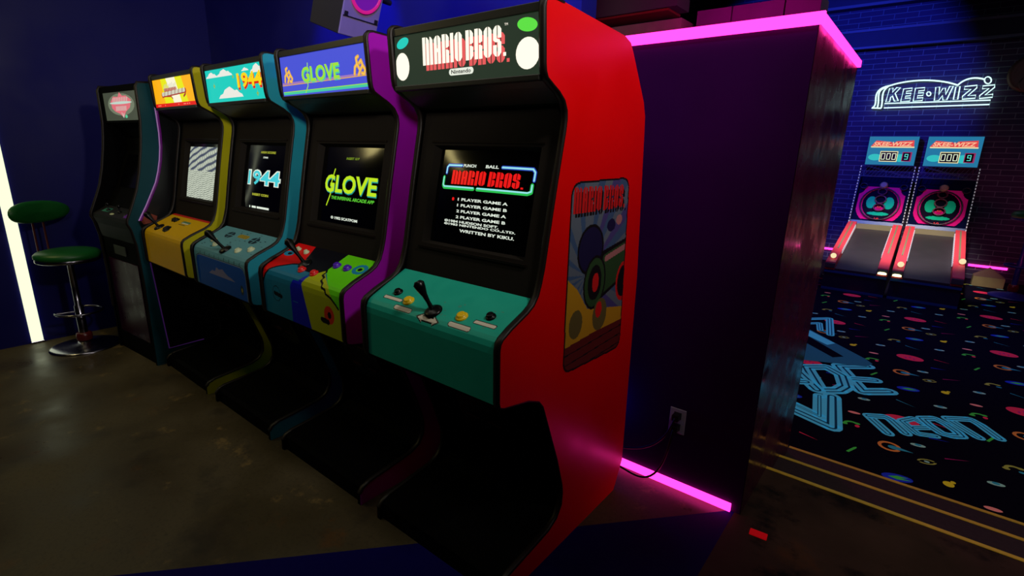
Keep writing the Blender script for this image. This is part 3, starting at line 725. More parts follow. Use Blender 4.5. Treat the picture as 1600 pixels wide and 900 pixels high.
# ---- GLOVE
g_blue = E('lit_periwinkle', (74, 84, 214)); g_ora = E('lit_orange', (225, 170, 70)); g_lime = E('lit_lime', (160, 225, 60)); g_aqua = E('lit_aqua', (70, 205, 160)); g_lil = E('lit_lilac', (160, 120, 190))
g_yel = E('screen_lime', (190, 230, 30), sample=False); g_tl = E('screen_teal', (30, 150, 140), sample=False)
def mq_glove(f, mq):
    f.quad(mq(-XI, 1.613), mq(XI, 1.613), mq(XI, 1.764), mq(-XI, 1.764), g_blue)
    L1 = lambda u, v: mq(u, v, .0005); L2 = lambda u, v: mq(u, v, .001); L3 = lambda u, v: mq(u, v, .0015)
    f.stroke([(-XI+.004, 1.660), (XI-.004, 1.664)], .010, L1, g_lil, cap=False); f.stroke([(-XI+.004, 1.655), (XI-.004, 1.660)], .003, L2, g_ora, cap=False)
    f.stroke([(-XI+.006, 1.624), (XI-.006, 1.628)], .011, L1, g_aqua, cap=False); f.stroke([(-XI+.006, 1.629), (XI-.006, 1.633)], .003, L2, g_lime, cap=False)
    # curly orange ornaments at both ends
    for cx in (-.242, .246):
        s_ = 1 if cx > 0 else .9
        for pts in ([(-.03, -.022), (-.026, 0), (-.012, .01), (-.016, .03), (-.004, .034)], [(-.012, .01), (.004, -.012), (-.006, -.026)], [(.004, -.012), (.02, .004), (.012, .02), (.0, .012)], [(.02, .004), (.034, -.012), (.026, -.026), (.014, -.022)]):
            f.stroke([(cx+a*s_, 1.690+b*s_) for a, b in pts], .013*s_, L2, g_ora)
            f.stroke([(cx+a*s_, 1.690+b*s_) for a, b in pts], .005*s_, L3, g_lime if 0 else E('lit_pale_orange', (255, 200, 90)))
    for (dx, dz, m, L) in ((.004, -.006, g_aqua, L2), (0, 0, g_lime, L3)):
        f.text('GLOVE', -.138+dx, .122+dx, 1.660+dz, 1.716+dz, L, m, .03)
    f.stroke([(-.088, 1.728), (-.096, 1.68), (-.098, 1.645), (-.118, 1.622)], .005, L3, g_lime)
def scr_glove(f, S, S2):
    for (dx, dz, m, L) in ((.003, -.005, g_tl, S), (0, 0, g_yel, S2)):
        f.text('GLOVE', -.172+dx, .190+dx, 1.228+dz, 1.302+dz, L, m, .03)
    f.stroke([(-.102, 1.325), (-.118, 1.27), (-.118, 1.22), (-.145, 1.172)], .006, S2, g_yel)
    f.text('THE INFERNAL ARCADE APP', -.108, .184, 1.200, 1.214, S2, E('screen_green2', (90, 200, 50), sample=False), .03, .2)
    f.text('INSERT 10 P', -.030, .058, 1.366, 1.376, S2, E('screen_olive', (120, 150, 30), sample=False), .02)
    f.text('© 1982 SCATPOM', -.104, .088, 1.118, 1.130, S2, s_white, .03)
gp = {k: mat('glovepanel_'+k, v, .45, spec=.15) for k, v in dict(red=(224, 14, 14), teal=(24, 118, 150), blue=(14, 24, 190), yel=(176, 186, 20), lime=(104, 224, 14), blk=(6, 6, 18), cyan=(30, 140, 180), orange=(220, 60, 30)).items()}
def cp_glove(c):
    T = s_top; F = s_front; o = -.0
    c.mask(c.V > -1, gp['teal'])
    c.poly([(-.30, -.01), (-.10, -.01), (-.10, T(1.10)), (-.12, T(1.085)), (-.20, T(1.05)), (-.25, T(1.025)), (-.28, F(.87)), (-.30, F(.84))], gp['red'])
    c.stroke([(-.30, F(.84)), (-.278, F(.875)), (-.255, T(1.022)), (-.21, T(1.047)), (-.15, T(1.075)), (-.08, T(1.09))], .009, gp['blk'])
    c.poly([(-.30, T(1.15)), (-.27, T(1.17)), (-.15, T(1.10)), (-.3, T(1.06))], gp['red'])
    c.poly([(.076, T(1.097)), (.09, T(1.2)), (.30, T(1.2)), (.30, F(.80)), (.262, F(.842)), (.225, F(.872)), (.194, T(1.026)), (.085, T(1.09))], gp['lime'])
    c.poly([(.015, F(.887)), (.026, T(1.02)), (.05, T(1.06)), (.088, T(1.089)), (.11, T(1.07)), (.194, T(1.026)), (.225, F(.872)), (.262, F(.842)), (.30, F(.82)), (.30, F(.70)), (.075, F(.70))], gp['yel'])
    c.poly([(-.072, F(.70)), (-.070, F(.864)), (-.05, F(.89)), (-.011, T(1.012)), (.03, T(1.05)), (.026, T(1.02)), (.015, F(.887)), (.075, F(.70))], gp['blue'])
    c.poly([(-.16, -.01), (-.105, T(1.108)), (-.06, T(1.09)), (-.02, T(1.058)), (.05, T(1.06)), (.09, T(1.09)), (.088, T(1.14)), (.09, -.01)], gp['blk'])
    zz = [(.086, T(1.092)), (.10, T(1.08)), (.098, T(1.065)), (.125, T(1.055)), (.125, T(1.04)), (.15, T(1.03)), (.155, T(1.015)), (.18, F(.89)), (.19, F(.875)), (.225, F(.865)), (.25, F(.848)), (.27, F(.832))]
    c.stroke(zz, .009, gp['blk'])
    c.circle(-.262, T(1.125), .035, gp['cyan'], .018); c.circle(-.255, T(1.125), .015, gp['blk'], .008)
    c.circle(.247, T(1.135), .040, gp['cyan'], .030); c.circle(.247, T(1.135), .020, gp['lime'], .015); c.circle(.247, T(1.135), .012, gp['blk'], .009)
    c.circle(.205, F(.795), .034, gp['orange'], .036); c.circle(.207, F(.795), .012, gp['blk'], .014)
    c.stroke([(.155, F(.768)), (.195, F(.765))], .022, gp['blk'])
    c.circle(-.19, F(.806), .034, gp['blk'], .034); c.circle(-.19, F(.806), .031, gp['teal'], .031)
    c.stroke([(-.205, F(.806)), (-.150, F(.800))], .018, gp['blk']); c.stroke([(-.055, F(.80)), (-.02, F(.80))], .003, gp['cyan'])
def ctl_glove(cp):
    joystick(cp, -.075, 1.092, (-.085, .02)); button(cp, -.045, 1.060, p_redb); button(cp, .045, 1.060, p_redb)
    button(cp, .110, 1.124, p_purb); button(cp, .180, 1.124, p_purb)
    button(cp, -.160, 1.150, p_wht, .011); button(cp, -.232, 1.155, p_wht, .011)
cabinet(4, 'purple arcade cabinet with a multicoloured control panel, second from the dark block',
        (('cabinet_purple', (150, 12, 172), .38), dict(noise=.06, rvar=.05)), mq_glove, cp_glove, scr_glove, ctl_glove)

# ---- 1944
l_cy = E('lit_turquoise', (28, 205, 190)); l_cl = E('lit_cloud', (235, 235, 225)); l_ye = E('lit_yellow', (250, 215, 20)); l_re = E('lit_red', (220, 30, 20))
def cloud(f, cx, cz, w, h, L, m):
    pts = [(-.5, 0), (-.42, .3), (-.3, .42), (-.22, .75), (-.1, .9), (0, 1.), (.1, .8), (.18, .62), (.28, .66), (.36, .4), (.46, .25), (.5, 0)]
    f.poly([(min(max(cx+a*w, -XI+.003), XI-.003), min(cz+b*h, 1.762)) for a, b in pts], L, m)
def mq_1944(f, mq):
    f.quad(mq(-XI, 1.613), mq(XI, 1.613), mq(XI, 1.764), mq(-XI, 1.764), l_cy)
    L1 = lambda u, v: mq(u, v, .0005); L2 = lambda u, v: mq(u, v, .001); L3 = lambda u, v: mq(u, v, .0015)
    cloud(f, -.225, 1.728, .13, .026, L1, l_cl); cloud(f, -.085, 1.728, .17, .032, L1, l_cl); cloud(f, -.045, 1.630, .26, .050, L1, l_cl)
    cloud(f, .130, 1.738, .07, .014, L1, l_cl); cloud(f, .24, 1.725, .13, .036, L1, l_cl)
    for (dx, dz, m, L) in ((.006, -.010, l_re, L2), (0, 0, l_ye, L3)):
        f.text('1944', .042+dx, .278+dx, 1.668+dz, 1.732+dz, L, m, .035)
    for cx, cz in ((-.208, 1.692), (.225, 1.640), (.005, 1.722)):
        s_ = .7 if cx == .005 else 1
        f.poly([(cx, cz+.014*s_), (cx+.003, cz+.002), (cx+.014*s_, cz-.003), (cx+.003, cz-.004), (cx+.005, cz-.012*s_), (cx-.005, cz-.012*s_), (cx-.003, cz-.004), (cx-.014*s_, cz-.003), (cx-.003, cz+.002)], L2, E('lit_olive', (150, 180, 60)))
def scr_1944(f, S, S2):
    cy = E('screen_sky', (70, 205, 215), sample=False); yy = E('screen_dull_yellow', (170, 175, 50), sample=False)
    f.text('1944', -.148, .182, 1.215, 1.297, S, s_white, .07); f.text('1944', -.142, .176, 1.221, 1.291, S2, cy, .02)
    f.text('HIGH SCORE', -.033, .110, 1.377, 1.388, S2, yy, .03); f.text('1944', .0, .045, 1.352, 1.362, S2, s_white, .02)
    f.text('INSERT COIN', -.080, .085, 1.167, 1.179, S2, yy, .04); f.text('© 1944 FLIGHT CO', -.105, .104, 1.103, 1.115, S2, s_white, .04) if 0 else \
        [f.box(*b) for b in ()] or None
    for a, b in ((-.112, -.104), (-.085, -.040), (-.030, .092)):
        f.stroke([(a, 1.110), (b, 1.110)], .010, S2, s_white, cap=False)
nm = {k: mat('skypanel_'+k, v, .45, spec=.15) for k, v in dict(top=(92, 150, 158), blue=(8, 74, 160), cloud=(120, 118, 150), dark=(30, 52, 62), yel=(170, 150, 40), rim=(110, 130, 150), ol=(40, 60, 50)).items()}
def cp_1944(c):
    T = s_top; F = s_front
    c.mask(c.V > -1, nm['top'])
    out = lambda g: [(-.285+g, F(.70)), (-.285+g, F(.83)-0), (-.272+g, F(.858)+g*.6), (-.235, F(.872)+g), (.225, F(.872)+g), (.26-g, F(.862)+g*.6), (.277-g, F(.83)), (.277-g, F(.70))]
    c.poly(out(0), nm['dark']); c.poly(out(.004), nm['rim']); c.poly(out(.008), nm['blue'])
    c.poly([(-.134, F(.784)), (-.09, F(.805)), (-.06, F(.802)), (-.04, F(.826)), (-.01, F(.818)), (.03, F(.826)), (.06, F(.81)), (.09, F(.80)), (.12, F(.796)), (.165, F(.782))], nm['cloud'])
    c.circle(.222, F(.756), .016, nm['dark'], .024); c.circle(.222, F(.756), .006, nm['yel'], .010)
    for cx in (-.139, .123):
        c.circle(cx, T(1.14), .040, nm['dark'], .026)
        c.stroke([(cx-.05, T(1.14)), (cx+.05, T(1.14))], .006, nm['top']); c.stroke([(cx, T(1.17)), (cx, T(1.11))], .006, nm['top'])
    c.stroke([(-.045, T(1.148)), (.035, T(1.148))], .026, nm['yel'])
    for i in range(5): c.stroke([(-.045+.02*i, T(1.158)), (-.045+.02*i, T(1.138))], .005, nm['dark'])
    rnd = random.Random(2)
    for _ in range(26):
        x, y = rnd.uniform(-.27, .27), rnd.uniform(1.04, 1.18); c.stroke([(x-.006, T(y)), (x+.006, T(y))], .004, nm['dark'])
    for x in np.linspace(-.22, .22, 9): c.stroke([(x, F(.885)), (x, F(.872))], .005, nm['dark'])
def ctl_1944(cp):
    joystick(cp, .015, 1.047, (-.085, .0)); button(cp, -.195, 1.082, p_wht, .014); button(cp, -.120, 1.060, p_wht); button(cp, .125, 1.060, p_wht); button(cp, .205, 1.085, p_wht)
cabinet(3, 'teal-sided arcade cabinet with a sky and cloud control panel, middle of the row',
        (('cabinet_teal', (34, 150, 168), .4), dict(noise=.06, rvar=.05)), mq_1944, cp_1944, scr_1944, ctl_1944)

# ---- yellow cabinet
def mq_yel(f, mq):
    oj = E('lit_amber', (252, 178, 14)); ly = E('lit_lemon', (232, 232, 10)); wh = E('lit_warm_white', (250, 245, 215)); rd = E('lit_scarlet', (226, 16, 10)); gy = E('lit_grey', (196, 196, 176)); mr = E('lit_maroon', (168, 52, 44))
    f.quad(mq(-XI, 1.613), mq(XI, 1.613), mq(XI, 1.764), mq(-XI, 1.764), oj)
    L = [lambda u, v, k=k: mq(u, v, .0005*k) for k in range(1, 6)]
    f.poly([(-.165, 1.764), (.135, 1.764), (.19, 1.632), (-.14, 1.632)], L[0], ly)
    f.poly([(-.085, 1.764), (.045, 1.764), (.10, 1.632), (-.01, 1.632)], L[1], wh)
    f.quad(L[2](-XI, 1.613), L[2](XI, 1.613), L[2](XI, 1.633), L[2](-XI, 1.633), rd)
    for a, b in ((-.26, -.21), (-.15, -.14), (.045, .06), (.12, .155), (.165, .185), (.195, .21)): f.stroke([(a, 1.623), (b, 1.623)], .006, L[3], E('lit_salmon', (250, 120, 100)), cap=False)
    # two-line logo, unreadable brush lettering
    rnd = random.Random(5)
    f.stroke([(-.125, 1.704), (.045, 1.706)], .018, L[2], mr)
    for i in range(8):
        x = -.125+.023*i; f.stroke([(x, 1.714), (x+.012, 1.730+.004*(i % 3))], .007, L[3], gy); f.stroke([(x, 1.70), (x+.006, 1.712)], .004, L[3], wh)
    f.stroke([(-.165, 1.678), (.17, 1.690)], .026, L[2], mr); f.stroke([(-.16, 1.682), (.16, 1.693)], .020, L[3], gy)
    for i in range(13):
        x = -.16+.026*i; f.stroke([(x, 1.672+.001*i), (x+.01, 1.692+.001*i)], .004, L[4], mr if i % 2 else wh)
    f.stroke([(-.165, 1.665), (-.155, 1.672), (-.04, 1.668), (-.02, 1.655)], .008, L[2], mr); f.stroke([(.14, 1.662), (.165, 1.672), (.172, 1.69)], .012, L[2], mr)
def scr_noise(f, S, S2):
    lt = E('screen_static_light', (196, 204, 186), sample=False); dk = E('screen_static_dark', (70, 78, 96), sample=False); md = E('screen_static_mid', (120, 128, 116), sample=False)
    c = Canvas(-.205, .215, 1.102, 1.40, .0025, lt)
    U, V = c.U, c.V
    w = np.sin((V-.10*U)*560+np.sin(U*90+V*50)*1.2); c.mask((V < 1.262) & (w > .45), md)
    w2 = np.sin((V*150-U*48)+np.sin(U*55)*.35); up_ = V >= 1.262
    c.mask(up_ & (w2 > .25), dk); c.mask(up_ & (w2 > -.35) & (w2 < -.1), md)
    rag = np.sin(U*210+V*30)*.5+.5; c.mask(up_ & (w2 < -.4) & (np.sin(U*260+V*60) > .55), md)
    c.emit(f, S, vbreak=[1.13, 1.16, 1.19, 1.22, 1.25, 1.28, 1.31, 1.34, 1.37])
p_am = mat('panel_amber', (214, 168, 4), .45, noise=.06, spec=.15); p_ared = mat('panel_red', (200, 30, 20), .4); p_grn = mat('panel_green', (90, 130, 90), .4)
def cp_yel(c):
    T = s_top; c.mask(c.V > -1, p_am); c.mask(c.V < .016, p_ared)
    c.stroke([(-.02, T(1.14)), (.07, T(1.14))], .024, p_grn); c.stroke([(-.02, T(1.135)), (.07, T(1.135))], .006, p_cream); c.stroke([(-.03, T(1.12)), (.06, T(1.12))], .004, p_blk)
def ctl_yel(cp):
    joystick(cp, -.170, 1.062, (-.06, .0)); button(cp, -.060, 1.066, BLACKG, .022); button(cp, -.035, 1.055, BLACKG, .014); button(cp, -.150, 1.142, BLACKG, .016); button(cp, -.118, 1.142, BLACKG, .016)
cabinet(2, 'yellow arcade cabinet with a plain amber control panel and a screen full of static',
        (('cabinet_olive_yellow', (188, 178, 10), .4), dict(noise=.06, rvar=.05)), mq_yel, cp_yel, scr_noise, ctl_yel)

# ---- first cabinet, curved black body
root = thing('arcade_cabinet', 'black bow-fronted arcade cabinet with a purple glowing side line, furthest in the row', 'arcade cabinet', (-4.037, .965, 0), R(4.3), 'arcade cabinets in the row')
hw = .301
P1 = [(0, 0), (.002, .30), (.006, .56), (.000, .80), (-.016, .90), (-.030, .935), (-.026, .955), (.02, 1.06), (.048, 1.13), (.078, 1.24), (.103, 1.366), (.116, 1.45), (.125, 1.535), (.127, 1.73), (.135, 1.752), (.20, 1.757),
      (.60, 1.75), (.78, 1.62), (.82, 1.2), (.82, 0)]
tealside = mat('side_dark_teal', (10, 62, 72), .5, noise=.2, spec=.2)
dk = mat('side_near_black', (7, 9, 14), .4)
inset = [(.24, 1.70), (.205, 1.62), (.206, 1.557), (.206, 1.47), (.200, 1.387), (.187, 1.31), (.169, 1.24), (.147, 1.175), (.118, 1.118), (.078, 1.04), (.026, .95), (.034, .90), (.052, .68), (.082, .10), (.30, .10), (.80, .10), (.79, 1.2), (.75, 1.6)]
for s_ in (-1, 1):
    f = MB()
    xa, xb = (hw-.02, hw) if s_ > 0 else (-hw+.02, -hw)
    f.prism(P1, xa, xb, BLACK, tealside if s_ > 0 else BLACK)
    if s_ > 0: f.poly(inset, lambda a, b: (hw+.0012, a, b), dk)
    o = f.build('side_panel', root)
    f = MB(); pts = [(.5*(xa+xb), y-.001, z) for y, z in P1[1:16]]
    f.tube(pts, .0105, TMOLD, 8); f.build('edge_moulding', o)
    if s_ > 0:
        NL = glow('violet_neon', None, 1., linear=(.26, .12, .30)); NG = mat('violet_tube_casing', (120, 20, 150), .3)
        f = MB(); f.tube([(hw+.006, y, z) for y, z in inset[:11]], .0032, NL, 8)
        f.tube([(hw+.003, y+.008, z) for y, z in inset[:11]], .008, glow('violet_casing', None, 1., linear=(.05, .002, .06)), 8)
        f.build('neon_line', o)
        f = MB(); f.tube([(hw+.004, y, z) for y, z in [(.034, .90), (.052, .68), (.082, .10), (.30, .10)]], .0035, glow('violet_dim', None, 1., linear=(.018, .004, .036)), 8)
        f.build('neon_line', o)
        f = MB(); f.poly([(.03, .96), (.06, .985), (.10, .985), (.13, .97), (.12, .935), (.05, .925)], lambda a, b: (hw+.0025, a, b), mat('side_patch_orange', (140, 60, 44), .5)); f.build('side_emblem', o)
xi = hw-.02
f = MB(); f.box(-xi, xi, .135, .80, 1.735, 1.75, BLACK); f.build('top_panel', root)
f = MB(); f.box(-xi, xi, .80, .815, .02, 1.74, BLACK); f.build('back_panel', root)
f = MB(); f.box(-xi, xi, .132, .15, 1.715, 1.752, BLACK); f.box(-xi, xi, .132, .15, 1.53, 1.545, BLACK)
f.box(-xi, -xi+.02, .132, .15, 1.53, 1.75, BLACK); f.box(xi-.02, xi, .132, .15, 1.53, 1.75, BLACK); f.build('marquee_frame', root, bevel=.002)
f = MB(); mgrey = E('lit_grey_green', (66, 72, 58)); wr = E('lit_pinkish', (222, 110, 120)); ww = E('lit_pale', (190, 214, 200)); mg2 = E('lit_grey_bright', (112, 122, 100))
m1 = lambda u, v, e=0.: (u, .140-e, v)
f.quad(m1(-xi, 1.54), m1(xi, 1.54), m1(xi, 1.72), m1(-xi, 1.72), mgrey)
f.poly(circ(0, 1.640, .20, 24, .066), lambda u, v: m1(u, v, .0004), mg2)
f.poly([(-.15, 1.66), (-.10, 1.69), (-.03, 1.685), (0, 1.712), (.04, 1.69), (.09, 1.69), (.16, 1.665), (.13, 1.62), (.06, 1.595), (.02, 1.56), (-.03, 1.585), (-.10, 1.60), (-.14, 1.62)], lambda u, v: m1(u, v, .0008), wr)
f.poly(circ(0, 1.650, .17, 20, .008), lambda u, v: m1(u, v, .0012), ww)
for i in range(9):
    x = -.11+.026*i; f.stroke([(x, 1.660), (x+.010, 1.680)], .007, lambda u, v: m1(u, v, .0016), ww); f.stroke([(x*.7, 1.605), (x*.7+.006, 1.628)], .006, lambda u, v: m1(u, v, .0016), ww)
f.stroke([(.0, 1.59), (.02, 1.562), (.03, 1.585)], .006, lambda u, v: m1(u, v, .0016), ww); f.poly(circ(.06, 1.568, .018, 12, .010), lambda u, v: m1(u, v, .0016), E('lit_mint', (90, 200, 150)))
f.build('marquee', root)
f = MB()
bzp = [(.150, 1.53), (.20, 1.50), (.235, 1.44), (.225, 1.36), (.13, 1.12), (.06, 1.00)]
for a, b in zip(bzp[:-1], bzp[1:]): f.quad((-xi, a[0], a[1]), (xi, a[0], a[1]), (xi, b[0], b[1]), (-xi, b[0], b[1]), BLACK)
be = f.build('bezel', root)
f = MB(); f.quad((-.2, .208, 1.335), (.2, .208, 1.335), (.2, .126, 1.125), (-.2, .126, 1.125), GLASS); f.build('screen', be)
f = MB(); cpl = [(.06, 1.0), (-.022, .952), (-.026, .93), (-.012, .89), (.004, .80)]
cmat = mat('control_dark', (8, 6, 14), .5, noise=.4, nscale=30)
for a, b in zip(cpl[:-1], cpl[1:]): f.quad((-xi, a[0], a[1]), (xi, a[0], a[1]), (xi, b[0], b[1]), (-xi, b[0], b[1]), cmat)
Lc = lambda u, t: (u, .06-.082*t, 1.0-.048*t+.0012)
f.poly([(-.20, .25), (-.10, .25), (-.11, .65), (-.22, .65)], Lc, mat('print_seafoam', (60, 140, 120), .4))
f.poly([(.16, .2), (.22, .2), (.22, .85), (.17, .85)], Lc, mat('print_violet', (110, 40, 170), .4))
f.stroke([(.0, .5), (.10, .25)], .012, Lc, mat('print_green', (30, 90, 60), .4)); f.poly(circ(-.02, .75, .03, 12, .1), Lc, p_wht)
cp1 = f.build('control_panel', root)
for x in (-.13, .05):
    f = MB(); X = Matrix.Translation((x, .02, .978)); f.lathe([(.014, 0), (.014, .006), (.006, .01)], BLACKG, X, 14); f.tube([X @ Vector((0, 0, t)) for t in (0, .03)], .004, CHROME, 8); f.lathe([(.002, .028), (.010, .032), (.012, .040), (.008, .048)], BLACKG, X, 14); f.build('joystick', cp1)
f = MB(); door = mat('front_gloss_plum', (44, 6, 34), .3, noise=.4, nscale=10, rvar=.05, spec=.12)
f.box(-xi, xi, .008, .02, .10, .80, BLACK); f.box(-xi, xi, .012, .02, .0, .10, BLACK); fp = f.build('front_panel', root)
f = MB(); f.box(-.22, .24, .0025, .008, .14, .66, door); f.build('front_door', fp, bevel=.002)
f = MB(); f.box(-.09, .09, .0, .004, .70, .76, mat('latch_grey', (60, 62, 60), .4)); f.build('coin_plate', fp)

# ================================================================== STOOLS
GREEN = mat('green_vinyl', (18, 92, 34), .42, noise=.12, nscale=12)
def stool(loc, rz, label, s=1., detail=True, legm=CHROME, vinyl=GREEN):
    t = thing('bar_stool', label, 'stool', loc, rz)
    f = MB(); f.lathe([(.205, 0), (.205, .006), (.19, .012), (.14, .022), (.05, .034), (.034, .05)], legm, n=40); f.build('base', t)
    f = MB(); f.lathe([(.030, .045), (.026, .09), (.026, .30), (.019, .305), (.019, .60), (.05, .615)], legm)
    f.build('column', t)
    f = MB(); f.lathe([(.044, .05), (.048, .075), (.044, .10), (.036, .105)], mat('collar_dark_red', (90, 22, 24), .3), n=20); f.build('collar', t)
    f = MB(); pts = [(.13*math.cos(a), .13*math.sin(a), .26) for a in np.linspace(-.7*math.pi, .7*math.pi, 18)]
    f.tube([(0, 0, .26), pts[0]], .007, legm); f.tube(pts, .008, legm); f.tube([(0, 0, .26), pts[-1]], .007, legm); f.build('foot_rest', t)
    f = MB(); f.lathe([(.10, .612), (.165, .618), (.178, .628), (.178, .640), (.172, .646)], legm, n=40); sp = f.build('seat_pan', t)
    f = MB(); f.lathe([(.172, .640), (.182, .652), (.182, .672), (.165, .688), (.12, .700), (.05, .705)], vinyl, n=40); f.build('seat', t)
    f = MB()
    n = 28; prof = [(0, -.020), (.75, -.020), (.95, -.012), (1, 0), (.95, .014), (.75, .024), (0, .028)]
    vs = []; fs = []
    for r_, d in prof:
        for k in range(n):
            a = 2*math.pi*k/n; u = .200*r_*(abs(math.cos(a))**.85)*math.copysign(1, math.cos(a)); z = .073*r_*(abs(math.sin(a))**.9)*math.copysign(1, math.sin(a))
            vs.append((-.185+d+u*u*.9, u, .945+z))
    for i in range(len(prof)-1):
        for k in range(n): fs.append((i*n+k, i*n+(k+1) % n, (i+1)*n+(k+1) % n, (i+1)*n+k))
    f.add(vs, fs, vinyl, True); f.build('backrest', t)
    for y in (-.035, .035):
        f = MB(); f.tube([(-.10, y, .625), (-.175, y, .635), (-.19, y, .68), (-.188, y, .90), (-.186, y, .93)], .006, mat('bracket_red_brown', (110, 50, 50), .3, .7), 8); f.build('back_bracket', t)
    return t
stool((-4.50, .785, 0), R(30), 'green round bar stool with a low back and chrome base, beside the white light tube')
BLUEP = mat('blue_paint', (30, 30, 120), .4)
st2 = stool((1.09, 9.3, -.3), R(180), 'tall green-seated bar stool cut off by the right edge, near the brick wall', legm=BLUEP)
st2.scale = (1.15, 1.15, 1.62)

# ================================================================== OUTLET + CORD
f = MB(); f.box(-.035, .035, -.006, 0, -.057, .057, mat('outlet_plate', (170, 165, 190), .4)); op = f.build('wall_outlet', bevel=.003, loc=(-.664, YF-.0005, .318)); tag(op, 'pale electrical outlet plate low on the dark block', 'outlet')
f = MB()
for z in (-.026, .026): f.box(-.016, .016, -.008, -.005, z-.016, z+.016, mat('outlet_face', (60, 56, 70), .4))
f.build('socket', op, bevel=.002)
cordm = mat('cord_black', (6, 6, 8), .4)
def bez(P, n=24):
    out = []
    for k in range(n+1):
        t = k/n; q_ = [Vector(p) for p in P]
        while len(q_) > 1: q_ = [a.lerp(b, t) for a, b in zip(q_[:-1], q_[1:])]
        out.append(q_[0])
    return out
t = thing('power_cord', 'black power cord sagging from the upper socket to behind the red cabinet', 'cord', (-.664, YF-.02, .344))
f = MB(); f.box(-.014, .014, -.022, .012, -.014, .014, cordm); f.build('plug', t, bevel=.003)
f = MB(); f.tube(bez([(0, -.02, 0), (0, -.05, -.02), (-.03, -.06, -.25), (-.28, -.04, -.20), (-.36, -.02, -.26)]), .0045, cordm); f.build('cable', t)
t = thing('power_cord', 'black power cord dropping from the lower socket across the magenta floor strip', 'cord', (-.664, YF-.02, .292))
f = MB(); f.box(-.014, .014, -.022, .012, -.014, .014, cordm); f.build('plug', t, bevel=.003)
f = MB(); f.tube(bez([(0, -.02, 0), (0, -.06, -.04), (.01, -.06, -.28), (-.10, -.09, -.31), (-.16, -.06, -.22), (-.20, -.02, -.285), (-.36, -.01, -.275)]), .0045, cordm); f.build('cable', t)

# red tag lying on the brown floor
f = MB(); f.box(-.031, .031, -.018, .018, 0, .006, fluo('red_tag', (190, 10, 20), .35)); o = f.build('red_tag', bevel=.002, loc=(-.279, 1.922, 0)); o.rotation_euler = (0, 0, R(5))
tag(o, 'small bright red rectangular tag lying on the dark floor near the steps', 'tag')

# ================================================================== WALL SPEAKER
t = thing('wall_speaker', 'pale grey loudspeaker box with a magenta-lit cone, mounted high above the purple cabinet', 'speaker', (-2.175, 1.60, 2.095))
t.scale = (.72, .72, .72)
az = R(-9.8)
nx_ = Vector((math.cos(az), math.sin(az), 0)) if 0 else Vector((.985, .17, 0)); tl = R(20)
nrm = (nx_*math.cos(tl)+Vector((0, 0, -1))*math.sin(tl)).normalized(); hor = Vector((-.17, .985, 0)); upv = nrm.cross(hor) if nrm.cross(hor).z > 0 else -nrm.cross(hor)
XS = Matrix((nrm, hor, upv)).transposed().to_4x4()
t.rotation_euler = XS.to_euler()
SPK = mat('speaker_pale', (120, 104, 130), .6, noise=.15); SPD = mat('speaker_side_black', (8, 5, 8), .6)
f = MB(); f.box(-.26, 0, -.16, .16, -.27, .27, SPD); f.box(-.002, .008, -.158, .158, -.268, .268, SPK); f.build('enclosure', t, bevel=.004)
Xr = Matrix.Translation((.009, .0, .02)) @ Matrix.Rotation(R(90), 4, 'Y')
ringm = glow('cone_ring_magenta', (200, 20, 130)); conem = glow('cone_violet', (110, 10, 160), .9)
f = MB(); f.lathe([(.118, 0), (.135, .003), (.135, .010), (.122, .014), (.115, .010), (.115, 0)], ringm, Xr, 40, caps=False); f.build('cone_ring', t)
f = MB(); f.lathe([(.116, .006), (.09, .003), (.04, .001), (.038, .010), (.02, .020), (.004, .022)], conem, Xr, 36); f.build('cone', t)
f = MB(); f.box(.008, .012, -.15, .15, -.158, -.152, SPD)
for y in (-.13, .13): f.box(.008, .016, y-.012, y+.012, -.15, -.128, SPD)
f.build('grille_bar', t)
f = MB(); f.tube([(-.10, .16, 0), (-.10, .30, .0), (-.10, .34, 0)], .018, SPD); f.build('bracket', t)

# ================================================================== NEON SIGN
NW = glow('neon_sign_white', None, 1.4, linear=(.62, .95, .93))
t = thing('neon_sign', 'white outlined neon sign reading SKEE-WIZZ on the blue brick wall', 'neon sign', (-.25, 10.30, 2.40))
def q_(u, v):       # picture-plane sketch units to wall coordinates
    px = 1340+u/4.092; py = v/4.092
    d = cf + cr*((px-800)/800) - cu*((py-450)/800); k = 10.30/d.y
    return (d.x*k+.25, 0, d.z*k+CAMH-2.40)
def neon(name, lines, r=.011, lab=None):
    f = MB()
    for pts, cl in lines: f.tube([q_(*p) for p in pts], r, NW, 7, closed=cl)
    o = f.build(name, t)
    if lab: o['label'] = lab
def arcp(P, n=14): return [(p.x, p.y) for p in bez([(a, b, 0) for a, b in P], n)]
neon('outline_tube', [(arcp([(205, 548), (330, 505), (520, 500), (640, 545)]) + arcp([(640, 545), (690, 495), (760, 490), (812, 508)]), False),
                      (arcp([(205, 548), (130, 560), (90, 600), (130, 650), (120, 680), (90, 690)]) + [(150, 692)], False)])
neon('letter_tube', [(arcp([(205, 548), (165, 570), (150, 600), (165, 640), (150, 692)]), False), (arcp([(180, 560), (140, 570), (120, 600), (145, 640), (125, 690)]), False)])
def outl_letter(polys, dx=0, dy=0): neon('letter_tube', [([(a+dx, b+dy) for a, b in p], True) for p in polys], .008)
outl_letter([[(205, 565), (228, 563), (222, 590), (250, 560), (275, 560), (240, 597), (260, 645), (235, 647), (222, 612), (212, 622), (205, 650), (180, 652)]])
outl_letter([[(295, 568), (350, 563), (347, 580), (312, 584), (310, 597), (342, 596), (338, 612), (306, 615), (303, 628), (338, 626), (334, 646), (275, 650)]])
outl_letter([[(370, 564), (430, 560), (427, 578), (390, 582), (388, 595), (422, 592), (418, 610), (384, 612), (381, 626), (418, 624), (414, 643), (355, 647)]])
